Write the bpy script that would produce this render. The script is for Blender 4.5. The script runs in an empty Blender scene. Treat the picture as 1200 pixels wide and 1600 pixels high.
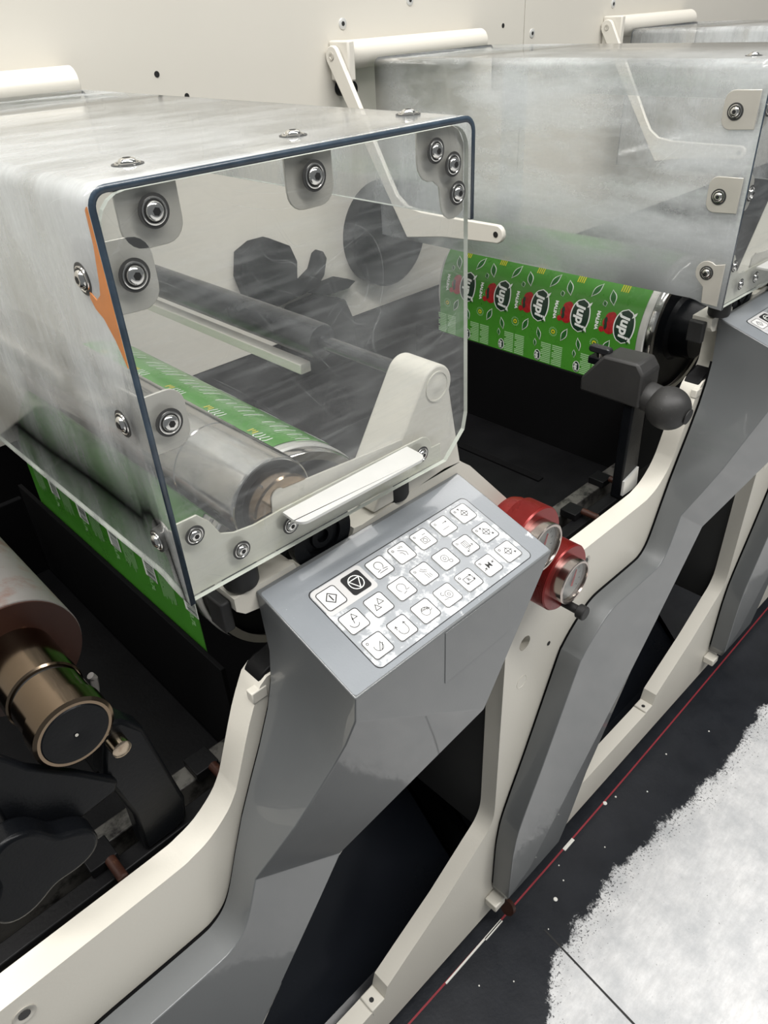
import bpy, bmesh, math, random
from mathutils import Vector, Matrix, geometry, noise
random.seed(7)
PI = math.pi
S = bpy.context.scene
COL = S.collection

# ------------------------------------------------------------------ camera
cam_d = bpy.data.cameras.new('camera')
cam_d.sensor_fit = 'HORIZONTAL'
cam_d.sensor_width = 36.0
cam_d.lens = 36.0 * 1154.876 / 1200.0
cam_d.clip_start = 0.02
cam_o = bpy.data.objects.new('camera', cam_d)
COL.objects.link(cam_o)
right = Vector((0.71828778, -0.69413133, -0.04737474))
down = Vector((-0.42100025, -0.37942048, -0.82389253))
fwd = Vector((0.55391467, 0.61173671, -0.56476255))
m = Matrix((right, -down, -fwd)).transposed().to_4x4()
m.translation = Vector((-0.1764, -0.435582, 1.4784))
cam_o.matrix_world = m
S.camera = cam_o

# ------------------------------------------------------------------ world, lamps, exposure
S.view_settings.view_transform = 'Standard'
S.view_settings.look = 'None'
S.view_settings.gamma = 1.0
S.view_settings.use_curve_mapping = False
S.view_settings.exposure = 0.0
try:
    S.cycles.transparent_max_bounces = 32
except Exception:
    pass
W = bpy.data.worlds.new('hall_light')
S.world = W
W.use_nodes = True
W.node_tree.nodes['Background'].inputs[0].default_value = (0.93, 0.97, 1.0, 1)
W.node_tree.nodes['Background'].inputs[1].default_value = 0.20

def area(name, loc, target, sx, sy, power, color=(1, 0.98, 0.95)):
    l = bpy.data.lights.new(name, 'AREA')
    l.shape = 'RECTANGLE'
    l.size, l.size_y, l.energy, l.color = sx, sy, power, color
    o = bpy.data.objects.new(name, l)
    COL.objects.link(o)
    o.location = loc
    d = Vector(target) - Vector(loc)
    o.rotation_euler = d.to_track_quat('-Z', 'Y').to_euler()
    return o
# long tube lamps hanging from the hall ceiling along the aisle and over the press
area('ceiling_lamp_aisle', (0.0, -0.95, 3.6), (0.4, -0.4, 0), 6.0, 0.35, 218)
area('ceiling_lamp_press', (1.6, 0.55, 3.8), (1.6, 0.5, 0), 5.0, 0.35, 70)

# ------------------------------------------------------------------ materials
MAT = {}
def nmat(name):
    mt = bpy.data.materials.new(name)
    mt.use_nodes = True
    MAT[name] = mt
    nt = mt.node_tree
    return mt, nt, nt.nodes['Principled BSDF']

def simple(name, col, rough=0.5, metal=0.0, var=0.08, scale=12.0, bump=0.0, bscale=200.0, dirt=None, dirt_scale=20.0, dirt_lo=0.62, dirt_hi=0.75, coat=0.0, spec=0.5, rvar=0.1):
    """painted / metal surface: colour mottled by noise, optional stains of another colour, fine relief"""
    mt, nt, b = nmat(name)
    N, L = nt.nodes, nt.links
    tc = N.new('ShaderNodeTexCoord')
    n1 = N.new('ShaderNodeTexNoise'); n1.inputs['Scale'].default_value = scale; n1.inputs['Detail'].default_value = 6
    L.new(tc.outputs['Object'], n1.inputs['Vector'])
    mx = N.new('ShaderNodeMix'); mx.data_type = 'RGBA'
    mx.inputs[6].default_value = tuple(c * (1 - var) for c in col) + (1,)
    mx.inputs[7].default_value = tuple(min(1, c * (1 + var)) for c in col) + (1,)
    L.new(n1.outputs['Fac'], mx.inputs[0])
    out = mx.outputs[2]
    if dirt:
        n2 = N.new('ShaderNodeTexNoise'); n2.inputs['Scale'].default_value = dirt_scale; n2.inputs['Detail'].default_value = 10
        n2.inputs['Roughness'].default_value = 0.7
        L.new(tc.outputs['Object'], n2.inputs['Vector'])
        r = N.new('ShaderNodeMapRange'); r.inputs[1].default_value = dirt_lo; r.inputs[2].default_value = dirt_hi
        L.new(n2.outputs['Fac'], r.inputs[0])
        m2 = N.new('ShaderNodeMix'); m2.data_type = 'RGBA'
        L.new(r.outputs[0], m2.inputs[0]); L.new(out, m2.inputs[6]); m2.inputs[7].default_value = tuple(dirt) + (1,)
        out = m2.outputs[2]
    L.new(out, b.inputs['Base Color'])
    rr = N.new('ShaderNodeMapRange'); rr.inputs[3].default_value = max(0.02, rough - rvar); rr.inputs[4].default_value = rough + rvar
    L.new(n1.outputs['Fac'], rr.inputs[0]); L.new(rr.outputs[0], b.inputs['Roughness'])
    b.inputs['Metallic'].default_value = metal
    b.inputs['Coat Weight'].default_value = coat
    b.inputs['Specular IOR Level'].default_value = spec
    if bump:
        n3 = N.new('ShaderNodeTexNoise'); n3.inputs['Scale'].default_value = bscale; n3.inputs['Detail'].default_value = 3
        L.new(tc.outputs['Object'], n3.inputs['Vector'])
        bp = N.new('ShaderNodeBump'); bp.inputs['Strength'].default_value = bump; bp.inputs['Distance'].default_value = 0.001
        L.new(n3.outputs['Fac'], bp.inputs['Height']); L.new(bp.outputs[0], b.inputs['Normal'])
    return mt

simple('cream_paint', (0.60, 0.575, 0.51), 0.42, var=0.04, scale=9, bump=0.12, bscale=260, dirt=(0.42, 0.40, 0.35), dirt_scale=14, dirt_lo=0.66, dirt_hi=0.8)
simple('cream_wall', (0.60, 0.575, 0.515), 0.33, var=0.02, scale=4, bump=0.05, bscale=300)
simple('grey_paint', (0.112, 0.118, 0.120), 0.34, var=0.04, scale=7, bump=0.06, bscale=420, coat=0.45)
simple('worn_lit_grey_top', (0.19, 0.205, 0.22), 0.33, var=0.06, scale=20, bump=0.10, bscale=420, dirt=(0.62, 0.63, 0.64), dirt_scale=45, dirt_lo=0.66, dirt_hi=0.72, coat=0.2)  # scuffed grey, its base lightened to paint in the reflection on the console top
simple('stainless', (0.50, 0.48, 0.43), 0.36, metal=0.35, var=0.12, scale=30, dirt=(0.25, 0.24, 0.20), dirt_scale=30, dirt_lo=0.6, dirt_hi=0.8)
simple('aluminium', (0.60, 0.60, 0.58), 0.34, metal=0.3, var=0.06, scale=40, dirt=(0.55, 0.54, 0.5), dirt_scale=60, dirt_lo=0.62, dirt_hi=0.8)
simple('bolt_steel', (0.72, 0.71, 0.68), 0.16, metal=1.0, var=0.05)
simple('socket_black', (0.006, 0.006, 0.006), 0.6, var=0.0)
simple('grease_ring', (0.035, 0.035, 0.034), 0.45, var=0.2)
simple('rubber', (0.012, 0.012, 0.012), 0.6, var=0.1)
simple('black_metal', (0.0035, 0.004, 0.005), 0.34, spec=0.14, var=0.3, scale=30, dirt=(0.10, 0.095, 0.09), dirt_scale=120, dirt_lo=0.70, dirt_hi=0.78, bump=0.2, bscale=300)
simple('black_flat', (0.002, 0.002, 0.0023), 0.8, var=0.2, spec=0.1)
simple('black_dusty', (0.0045, 0.0045, 0.005), 0.45, spec=0.14, var=0.3, scale=20, dirt=(0.26, 0.25, 0.23), dirt_scale=170, dirt_lo=0.72, dirt_hi=0.78, bump=0.25, bscale=250)
simple('dusty_rubber', (0.020, 0.0195, 0.019), 0.55, var=0.25, scale=25, dirt=(0.22, 0.21, 0.20), dirt_scale=190, dirt_lo=0.66, dirt_hi=0.74, bump=0.2, bscale=200)
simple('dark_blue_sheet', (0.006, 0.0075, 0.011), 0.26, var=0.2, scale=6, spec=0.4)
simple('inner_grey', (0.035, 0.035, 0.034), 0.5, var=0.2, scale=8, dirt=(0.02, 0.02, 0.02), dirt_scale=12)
simple('roller_dark', (0.022, 0.023, 0.025), 0.25, metal=0.3, var=0.15, scale=20)
simple('drum_rim', (0.62, 0.61, 0.58), 0.30, metal=0.4, var=0.06, dirt=(0.08, 0.08, 0.08), dirt_scale=40, dirt_lo=0.66, dirt_hi=0.75)
simple('bronze', (0.40, 0.33, 0.25), 0.20, metal=1.0, var=0.25, scale=25, dirt=(0.13, 0.06, 0.03), dirt_scale=35, dirt_lo=0.55, dirt_hi=0.75)
simple('stained_roll', (0.20, 0.19, 0.18), 0.5, metal=0.4, var=0.15, scale=20, dirt=(0.16, 0.07, 0.05), dirt_scale=18, dirt_lo=0.5, dirt_hi=0.68)
simple('brown_disc', (0.030, 0.011, 0.007), 0.4, spec=0.3, var=0.4, scale=30, dirt=(0.14, 0.07, 0.04), dirt_scale=60)
simple('red_anodised', (0.20, 0.013, 0.011), 0.30, metal=0.4, var=0.2, scale=30, dirt=(0.42, 0.20, 0.18), dirt_scale=70, dirt_lo=0.68, dirt_hi=0.78)
simple('gauge_steel', (0.50, 0.44, 0.40), 0.20, metal=1.0, var=0.1)
simple('gauge_dial', (0.55, 0.56, 0.52), 0.4, var=0.05)
simple('needle_red', (0.55, 0.03, 0.03), 0.4, var=0.02)
simple('white_print', (0.78, 0.80, 0.76), 0.45, var=0.02)
simple('pale_green_print', (0.30, 0.52, 0.25), 0.45, var=0.1, scale=400)
simple('dark_print', (0.012, 0.035, 0.02), 0.35, var=0.1)
simple('leaf_print', (0.02, 0.12, 0.02), 0.4, var=0.15)
simple('berry_print', (0.36, 0.012, 0.015), 0.4, var=0.6, scale=220)
simple('yellow_print', (0.62, 0.52, 0.03), 0.4, var=0.1)
simple('green_web', (0.055, 0.235, 0.024), 0.30, var=0.12, scale=35, coat=0.3)
simple('button_white', (0.66, 0.66, 0.65), 0.35, var=0.05, scale=60, coat=0.1, bump=0.15, bscale=150)
simple('keypad_film', (0.27, 0.285, 0.30), 0.32, var=0.1, scale=60, dirt=(0.60, 0.61, 0.62), dirt_scale=45, dirt_lo=0.50, dirt_hi=0.60, coat=0.15, bump=0.2, bscale=120)
simple('keypad_film_light', (0.50, 0.495, 0.49), 0.35, var=0.03, scale=30)
simple('ink_black', (0.012, 0.012, 0.013), 0.4, var=0.05)
simple('ink_grey', (0.05, 0.05, 0.05), 0.5, var=0.2, scale=300)
simple('rust_orange', (0.55, 0.20, 0.055), 0.45, var=0.25, scale=60)
simple('red_line_paint', (0.25, 0.025, 0.035), 0.5, var=0.3, scale=30, dirt=(0.6, 0.55, 0.52), dirt_scale=9, dirt_lo=0.66, dirt_hi=0.7)
simple('white_chip', (0.72, 0.71, 0.66), 0.5, var=0.05)
simple('joint_dark', (0.02, 0.02, 0.02), 0.8, var=0.2)

# machined steel cylinder, fine turning marks round the axis (local Y)
def turned(name, col, rough, metal=1.0):
    mt, nt, b = nmat(name)
    N, L = nt.nodes, nt.links
    tc = N.new('ShaderNodeTexCoord')
    mp = N.new('ShaderNodeMapping'); mp.inputs['Scale'].default_value = (20, 20, 20)
    L.new(tc.outputs['Object'], mp.inputs[0])
    n = N.new('ShaderNodeTexNoise'); n.inputs['Scale'].default_value = 1.0; n.inputs['Detail'].default_value = 3
    L.new(mp.outputs[0], n.inputs['Vector'])
    n2 = N.new('ShaderNodeTexNoise'); n2.inputs['Scale'].default_value = 25; n2.inputs['Detail'].default_value = 6
    L.new(tc.outputs['Object'], n2.inputs['Vector'])
    mx = N.new('ShaderNodeMix'); mx.data_type = 'RGBA'
    mx.inputs[6].default_value = tuple(c * 0.8 for c in col) + (1,)
    mx.inputs[7].default_value = tuple(min(1, c * 1.15) for c in col) + (1,)
    L.new(n2.outputs['Fac'], mx.inputs[0]); L.new(mx.outputs[2], b.inputs['Base Color'])
    b.inputs['Metallic'].default_value = metal
    r = N.new('ShaderNodeMapRange'); r.inputs[3].default_value = rough - 0.03; r.inputs[4].default_value = rough + 0.06
    L.new(n.outputs['Fac'], r.inputs[0]); L.new(r.outputs[0], b.inputs['Roughness'])
    return mt
turned('turned_steel', (0.52, 0.51, 0.49), 0.13)
turned('turned_bronze', (0.20, 0.150, 0.105), 0.14)
simple('worn_rail', (0.10, 0.096, 0.088), 0.4, metal=0.5, var=0.4, scale=25, dirt=(0.015, 0.014, 0.014), dirt_scale=40, dirt_lo=0.48, dirt_hi=0.62)

# polycarbonate: clear sheet, hazed by rubbing and scratches, and by painted-in grazing light
def poly(name, lo, hi, rot, stretch, scr=0.25, tint=(0.970, 0.975, 0.974), hcol=(0.81, 0.83, 0.84), low=0.0):
    mt = bpy.data.materials.new(name); MAT[name] = mt
    mt.use_nodes = True
    nt = mt.node_tree; N, L = nt.nodes, nt.links
    N.clear()
    out = N.new('ShaderNodeOutputMaterial')
    tc = N.new('ShaderNodeTexCoord')
    mp = N.new('ShaderNodeMapping'); mp.inputs['Rotation'].default_value = rot; mp.inputs['Scale'].default_value = stretch
    L.new(tc.outputs['Object'], mp.inputs[0])
    n = N.new('ShaderNodeTexNoise'); n.inputs['Scale'].default_value = 1.0; n.inputs['Detail'].default_value = 6; n.inputs['Roughness'].default_value = 0.6
    L.new(mp.outputs[0], n.inputs['Vector'])
    r = N.new('ShaderNodeMapRange'); r.inputs[1].default_value = 0.40; r.inputs[2].default_value = 0.64
    r.inputs[3].default_value = lo; r.inputs[4].default_value = hi
    L.new(n.outputs['Fac'], r.inputs[0])
    # haze thickens towards the lower part of the wall
    sz = N.new('ShaderNodeSeparateXYZ'); L.new(tc.outputs['Object'], sz.inputs[0])
    rz = N.new('ShaderNodeMapRange'); rz.inputs[1].default_value = 1.27; rz.inputs[2].default_value = 1.13; rz.inputs[4].default_value = low
    L.new(sz.outputs[2], rz.inputs[0])
    # scratches: hair-thin contour threads of slow noises, and bundles of straight rub marks
    tot = r.outputs[0]
    def add(v):
        nonlocal tot
        ad = N.new('ShaderNodeMath'); ad.operation = 'ADD'; ad.use_clamp = True
        L.new(tot, ad.inputs[0]); L.new(v, ad.inputs[1]); tot = ad.outputs[0]
    if low: add(rz.outputs[0])
    for k, (ra, sc, wd) in enumerate((((0.3, 0.5, 0.9), (3, 13, 10), 0.0035), ((-0.6, 0.2, -0.5), (15, 3, 12), 0.0035), ((1.1, 0.7, 0.2), (5, 16, 3), 0.003))):
        m2 = N.new('ShaderNodeMapping'); m2.inputs['Rotation'].default_value = ra; m2.inputs['Scale'].default_value = sc; m2.inputs['Location'].default_value = (k * 3.1, 1.7 * k, 0)
        L.new(tc.outputs['Object'], m2.inputs[0])
        n2 = N.new('ShaderNodeTexNoise'); n2.inputs['Scale'].default_value = 1.0; n2.inputs['Detail'].default_value = 0
        L.new(m2.outputs[0], n2.inputs['Vector'])
        # fold the noise several times so that one field gives many threads
        mu = N.new('ShaderNodeMath'); mu.operation = 'MULTIPLY'; mu.inputs[1].default_value = 9.0; L.new(n2.outputs['Fac'], mu.inputs[0])
        pp = N.new('ShaderNodeMath'); pp.operation = 'PINGPONG'; pp.inputs[1].default_value = 0.5; L.new(mu.outputs[0], pp.inputs[0])
        r2 = N.new('ShaderNodeMapRange'); r2.inputs[1].default_value = wd * 3; r2.inputs[2].default_value = 0.0; r2.inputs[4].default_value = scr
        L.new(pp.outputs[0], r2.inputs[0])
        # only here and there
        n3 = N.new('ShaderNodeTexNoise'); n3.inputs['Scale'].default_value = 9 + 3 * k; n3.inputs['Detail'].default_value = 3; L.new(tc.outputs['Object'], n3.inputs['Vector'])
        r3 = N.new('ShaderNodeMapRange'); r3.inputs[1].default_value = 0.5; r3.inputs[2].default_value = 0.62; L.new(n3.outputs['Fac'], r3.inputs[0])
        ml = N.new('ShaderNodeMath'); ml.operation = 'MULTIPLY'; L.new(r2.outputs[0], ml.inputs[0]); L.new(r3.outputs[0], ml.inputs[1])
        add(ml.outputs[0])
    m4 = N.new('ShaderNodeMapping'); m4.inputs['Rotation'].default_value = (0.7, 0.6, 0.4); m4.inputs['Scale'].default_value = (14, 260, 160); L.new(tc.outputs['Object'], m4.inputs[0])
    n4 = N.new('ShaderNodeTexNoise'); n4.inputs['Scale'].default_value = 1.0; n4.inputs['Detail'].default_value = 3; L.new(m4.outputs[0], n4.inputs['Vector'])
    r4 = N.new('ShaderNodeMapRange'); r4.inputs[1].default_value = 0.52; r4.inputs[2].default_value = 0.75; r4.inputs[4].default_value = scr * 0.6; L.new(n4.outputs['Fac'], r4.inputs[0])
    add(r4.outputs[0])
    tr = N.new('ShaderNodeBsdfTransparent'); tr.inputs[0].default_value = tint + (1,)
    df = N.new('ShaderNodeBsdfDiffuse'); df.inputs[0].default_value = hcol + (1,)
    tl = N.new('ShaderNodeBsdfTranslucent'); tl.inputs[0].default_value = hcol + (1,)
    hz = N.new('ShaderNodeMixShader'); hz.inputs[0].default_value = 0.5
    L.new(df.outputs[0], hz.inputs[1]); L.new(tl.outputs[0], hz.inputs[2])
    a = N.new('ShaderNodeMixShader')
    L.new(tot, a.inputs[0]); L.new(tr.outputs[0], a.inputs[1]); L.new(hz.outputs[0], a.inputs[2])
    gl = N.new('ShaderNodeBsdfGlossy'); gl.inputs['Roughness'].default_value = 0.10
    fr = N.new('ShaderNodeFresnel')
    gm = N.new('ShaderNodeNewGeometry'); io = N.new('ShaderNodeMapRange'); io.inputs[3].default_value = 1.45; io.inputs[4].default_value = 1 / 1.45
    L.new(gm.outputs['Backfacing'], io.inputs[0]); L.new(io.outputs[0], fr.inputs[0])
    f = N.new('ShaderNodeMixShader')
    L.new(fr.outputs[0], f.inputs[0]); L.new(a.outputs[0], f.inputs[1]); L.new(gl.outputs[0], f.inputs[2])
    L.new(f.outputs[0], out.inputs[0])
    return mt
poly('poly_front', 0.008, 0.085, (0.2, 0.3, 0.5), (8, 8, 10), 0.16)
poly('poly_shell', 0.06, 0.58, (0.75, 0.0, 0.2), (6, 16, 4.5), 0.12)
poly('poly_shell_hazy', 0.08, 0.60, (0.5, 0.0, 0.2), (6, 4, 13), 0.14, low=0.42)  # strongest wall haze: light grazing this cover is put into the colour
# cut edges of the sheets: dirty dark blue where they face the aisle, pale elsewhere
mt, nt, b = nmat('poly_edge')
N, L = nt.nodes, nt.links
ge = N.new('ShaderNodeTexCoord'); sx = N.new('ShaderNodeSeparateXYZ'); L.new(ge.outputs['Normal'], sx.inputs[0])
ab = N.new('ShaderNodeMath'); ab.operation = 'ABSOLUTE'; L.new(sx.outputs[1], ab.inputs[0])
mr = N.new('ShaderNodeMapRange'); mr.inputs[1].default_value = 0.4; mr.inputs[2].default_value = 0.6; L.new(ab.outputs[0], mr.inputs[0])
nn = N.new('ShaderNodeTexNoise'); nn.inputs['Scale'].default_value = 60; nn.inputs['Detail'].default_value = 6; L.new(ge.outputs['Object'], nn.inputs['Vector'])
c1 = N.new('ShaderNodeMix'); c1.data_type = 'RGBA'; c1.inputs[6].default_value = (0.008, 0.012, 0.018, 1); c1.inputs[7].default_value = (0.055, 0.085, 0.12, 1); L.new(nn.outputs['Fac'], c1.inputs[0])
c2 = N.new('ShaderNodeMix'); c2.data_type = 'RGBA'; c2.inputs[6].default_value = (0.55, 0.58, 0.52, 1); L.new(c1.outputs[2], c2.inputs[7]); L.new(mr.outputs[0], c2.inputs[0])
L.new(c2.outputs[2], b.inputs['Base Color']); b.inputs['Roughness'].default_value = 0.25

# yellowed translucent strip of sheet metal seen along the bottom of the cover
simple('clamp_strip', (0.58, 0.57, 0.49), 0.38, metal=0.25, var=0.08, scale=15, dirt=(0.42, 0.40, 0.20), dirt_scale=14, dirt_lo=0.55, dirt_hi=0.8)

# glass of the gauges
mt, nt, b = nmat('gauge_glass')
b.inputs['Transmission Weight'].default_value = 1.0; b.inputs['Roughness'].default_value = 0.03; b.inputs['IOR'].default_value = 1.2

# workshop floor: bluish black coating beside the press, worn to pale scuffed concrete in the aisle
mt, nt, b = nmat('shop_floor')
N, L = nt.nodes, nt.links
tc = N.new('ShaderNodeTexCoord'); sp = N.new('ShaderNodeSeparateXYZ'); L.new(tc.outputs['Object'], sp.inputs[0])
def nz(scale, detail, rough=0.6, vec=None):
    q = N.new('ShaderNodeTexNoise'); q.inputs['Scale'].default_value = scale; q.inputs['Detail'].default_value = detail; q.inputs['Roughness'].default_value = rough
    L.new(vec if vec else tc.outputs['Object'], q.inputs['Vector']); return q.outputs['Fac']
def mth(op, a, b_, clamp=False):
    q = N.new('ShaderNodeMath'); q.operation = op; q.use_clamp = clamp
    for i, v in enumerate((a, b_)):
        if isinstance(v, (int, float)): q.inputs[i].default_value = v
        else: L.new(v, q.inputs[i])
    return q.outputs[0]
def rng(v, a, b_, c=0.0, d=1.0):
    q = N.new('ShaderNodeMapRange'); L.new(v, q.inputs[0])
    for i, x in zip((1, 2, 3, 4), (a, b_, c, d)): q.inputs[i].default_value = x
    return q.outputs[0]
def mixc(f, a, b_):
    q = N.new('ShaderNodeMix'); q.data_type = 'RGBA'
    L.new(f, q.inputs[0]) if not isinstance(f, float) else setattr(q.inputs[0], 'default_value', f)
    for i, v in ((6, a), (7, b_)):
        if isinstance(v, tuple): q.inputs[i].default_value = v + (1,)
        else: L.new(v, q.inputs[i])
    return q.outputs[2]
edge = mth('ADD', mth('MULTIPLY', mth('SUBTRACT', nz(11, 3), 0.5), 0.07), mth('MULTIPLY', mth('SUBTRACT', nz(120, 8, 0.8), 0.5), 0.06))
edge = mth('ADD', edge, mth('MULTIPLY', mth('MAXIMUM', mth('SUBTRACT', 0.465, sp.outputs[0]), 0.0), 0.55))
edge = mth('ADD', edge, rng(sp.outputs[0], 0.80, 1.02, 0.0, 0.03))
lvl = mth('ADD', sp.outputs[1], edge)
worn = rng(lvl, -0.122, -0.130)
dark = mixc(nz(14, 8), (0.004, 0.005, 0.0075), (0.020, 0.0225, 0.028))
dark = mixc(rng(nz(140, 4), 0.74, 0.78), dark, (0.40, 0.39, 0.36))
mp = N.new('ShaderNodeMapping'); mp.inputs['Rotation'].default_value = (0, 0, 0.7); mp.inputs['Scale'].default_value = (12, 45, 1); L.new(tc.outputs['Object'], mp.inputs[0])
pale = mixc(rng(nz(2.0, 6, 0.7, mp.outputs[0]), 0.35, 0.7), (0.56, 0.56, 0.56), (0.70, 0.70, 0.70))
pale = mixc(rng(nz(9, 8, 0.75), 0.35, 0.6), (0.44, 0.45, 0.46), pale)
pale = mixc(rng(nz(85, 8, 0.8), 0.62, 0.68), pale, (0.06, 0.06, 0.065))
near = rng(lvl, -0.13, -0.20, 0.54, 0.72)
spk = nz(210, 4, 0.6); q_ = mth('SUBTRACT', spk, near); pale = mixc(rng(q_, 0.0, 0.05), pale, (0.10, 0.10, 0.105))
L.new(mixc(worn, dark, pale), b.inputs['Base Color'])
L.new(rng(nz(20, 6), 0.3, 0.7, 0.36, 0.58), b.inputs['Roughness']); b.inputs['Specular IOR Level'].default_value = 0.3
bp = N.new('ShaderNodeBump'); bp.inputs['Strength'].default_value = 0.25; bp.inputs['Distance'].default_value = 0.002
L.new(nz(120, 6), bp.inputs['Height']); L.new(bp.outputs[0], b.inputs['Normal'])

# ------------------------------------------------------------------ mesh helpers
class MB:
    def __init__(s): s.v, s.f, s.m = [], [], []
    def add(s, vs, fs, mi=0):
        o = len(s.v); s.v += [tuple(p) for p in vs]
        for f in fs: s.f.append(tuple(i + o for i in f)); s.m.append(mi)
        return s
    def box(s, x0, x1, y0, y1, z0, z1, mi=0):
        vs = [(x, y, z) for x in (x0, x1) for y in (y0, y1) for z in (z0, z1)]
        return s.add(vs, [(0, 1, 3, 2), (4, 6, 7, 5), (0, 4, 5, 1), (2, 3, 7, 6), (0, 2, 6, 4), (1, 5, 7, 3)], mi)
    def lathe(s, prof, org, axis, seg=32, mi=0, caps=True):
        """prof: [(distance along axis, radius)...]"""
        a = Vector(axis).normalized()
        u = a.orthogonal().normalized(); w = a.cross(u); org = Vector(org)
        vs, fs = [], []
        for d, r in prof:
            for i in range(seg):
                t = 2 * PI * i / seg
                vs.append(org + a * d + (u * math.cos(t) + w * math.sin(t)) * r)
        for j in range(len(prof) - 1):
            for i in range(seg):
                k = (i + 1) % seg
                fs.append((j * seg + i, j * seg + k, (j + 1) * seg + k, (j + 1) * seg + i))
        if caps:
            fs.append(tuple(range(seg))[::-1]); o = (len(prof) - 1) * seg
            fs.append(tuple(range(o, o + seg)))
        return s.add(vs, fs, mi)
    def cyl(s, org, axis, r, length, seg=32, mi=0, ch=0.0):
        if ch: return s.lathe([(0, r - ch), (ch, r), (length - ch, r), (length, r - ch)], org, axis, seg, mi)
        return s.lathe([(0, r), (length, r)], org, axis, seg, mi)
    def plate(s, pts, t0, t1, plane='xz', holes=(), mi=0):
        """polygon in a plane, extruded along the third axis from t0 to t1"""
        def P(p, t): return {'xz': (p[0], t, p[1]), 'yz': (t, p[0], p[1]), 'xy': (p[0], p[1], t)}[plane]
        loops = [list(pts)] + [list(h) for h in holes]
        allp = [p for l in loops for p in l]; n = len(allp)
        vs = [P(p, t0) for p in allp] + [P(p, t1) for p in allp]
        fs = []
        if holes:
            tri = geometry.tessellate_polygon([[Vector((p[0], p[1], 0)) for p in l] for l in loops])
            for t in tri: fs += [tuple(t), tuple(i + n for i in reversed(t))]
        else:
            fs += [tuple(range(n)), tuple(range(2 * n - 1, n - 1, -1))]
        o = 0
        for l in loops:
            k = len(l)
            for i in range(k):
                j = (i + 1) % k
                fs.append((o + i, o + j, o + j + n, o + i + n))
            o += k
        return s.add(vs, fs, mi)
    def tube(s, pts, r, seg=10, mi=0):
        pts = [Vector(p) for p in pts]; vs, fs = [], []
        up = Vector((0.123, 0.31, 0.94))
        for i, p in enumerate(pts):
            d = (pts[min(i + 1, len(pts) - 1)] - pts[max(i - 1, 0)]).normalized()
            u = d.cross(up).normalized(); w = d.cross(u)
            for j in range(seg):
                t = 2 * PI * j / seg; vs.append(p + (u * math.cos(t) + w * math.sin(t)) * r)
        for i in range(len(pts) - 1):
            for j in range(seg):
                k = (j + 1) % seg; fs.append((i * seg + j, i * seg + k, (i + 1) * seg + k, (i + 1) * seg + j))
        fs.append(tuple(range(seg))[::-1]); o = (len(pts) - 1) * seg; fs.append(tuple(range(o, o + seg)))
        return s.add(vs, fs, mi)
    def mesh(s, name, mats, smooth=35, weld=True):
        me = bpy.data.meshes.new(name)
        me.from_pydata(s.v, [], s.f)
        for q in (mats if isinstance(mats, (list, tuple)) else [mats]): me.materials.append(MAT[q])
        me.polygons.foreach_set('material_index', s.m)
        bm = bmesh.new(); bm.from_mesh(me)
        if weld: bmesh.ops.remove_doubles(bm, verts=bm.verts, dist=1e-6)
        bmesh.ops.recalc_face_normals(bm, faces=bm.faces)
        bm.to_mesh(me); bm.free()
        if smooth:
            me.polygons.foreach_set('use_smooth', [True] * len(me.polygons))
            me.set_sharp_from_angle(angle=math.radians(smooth))
        me.update()
        return me
    def build(s, name, mats, parent=None, bevel=0.0, smooth=35, weld=True, seg=2):
        o = bpy.data.objects.new(name, s.mesh(name, mats, smooth, weld))
        COL.objects.link(o); o.parent = parent
        if bevel:
            md = o.modifiers.new('bevel', 'BEVEL'); md.width = bevel; md.segments = seg
            md.limit_method = 'ANGLE'; md.angle_limit = math.radians(35)
        return o

def tag(o, label, cat, group=None, kind=None):
    if label: o['label'] = label
    if cat: o['category'] = cat
    if group: o['group'] = group
    if kind: o['kind'] = kind
    return o
def thing(name, label, cat, loc=(0, 0, 0), group=None):
    o = bpy.data.objects.new(name, None); COL.objects.link(o)
    o.location = loc; o.empty_display_size = 0.05
    return tag(o, label, cat, group)
def copy_tree(o, parent=None):
    c = o.copy(); COL.objects.link(c); c.parent = parent
    for ch in list(o.children): copy_tree(ch, c)
    return c
def arc(cx, cz, r, a0, a1, n=8):
    return [(cx + r * math.cos(math.radians(a0 + (a1 - a0) * i / n)), cz + r * math.sin(math.radians(a0 + (a1 - a0) * i / n))) for i in range(n + 1)]
def rrect(x0, x1, z0, z1, r, n=5):
    return arc(x1 - r, z1 - r, r, 0, 90, n) + arc(x0 + r, z1 - r, r, 90, 180, n) + arc(x0 + r, z0 + r, r, 180, 270, n) + arc(x1 - r, z0 + r, r, 270, 360, n)
_txt = {}
def text_geo(t, size, bold=0.0, shear=0.0):
    key = (t, size, bold, shear)
    if key not in _txt:
        cu = bpy.data.curves.new('txt', 'FONT'); cu.body = t; cu.size = size; cu.align_x = 'CENTER'; cu.align_y = 'CENTER'
        cu.offset = bold; cu.shear = shear; cu.resolution_u = 3
        ob = bpy.data.objects.new('txt', cu); COL.objects.link(ob)
        dg = bpy.context.evaluated_depsgraph_get(); dg.update()
        me = ob.evaluated_get(dg).to_mesh()
        _txt[key] = ([v.co.copy() for v in me.vertices], [tuple(p.vertices) for p in me.polygons])
        ob.evaluated_get(dg).to_mesh_clear()
        bpy.data.objects.remove(ob); bpy.data.curves.remove(cu)
    return _txt[key]
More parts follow.
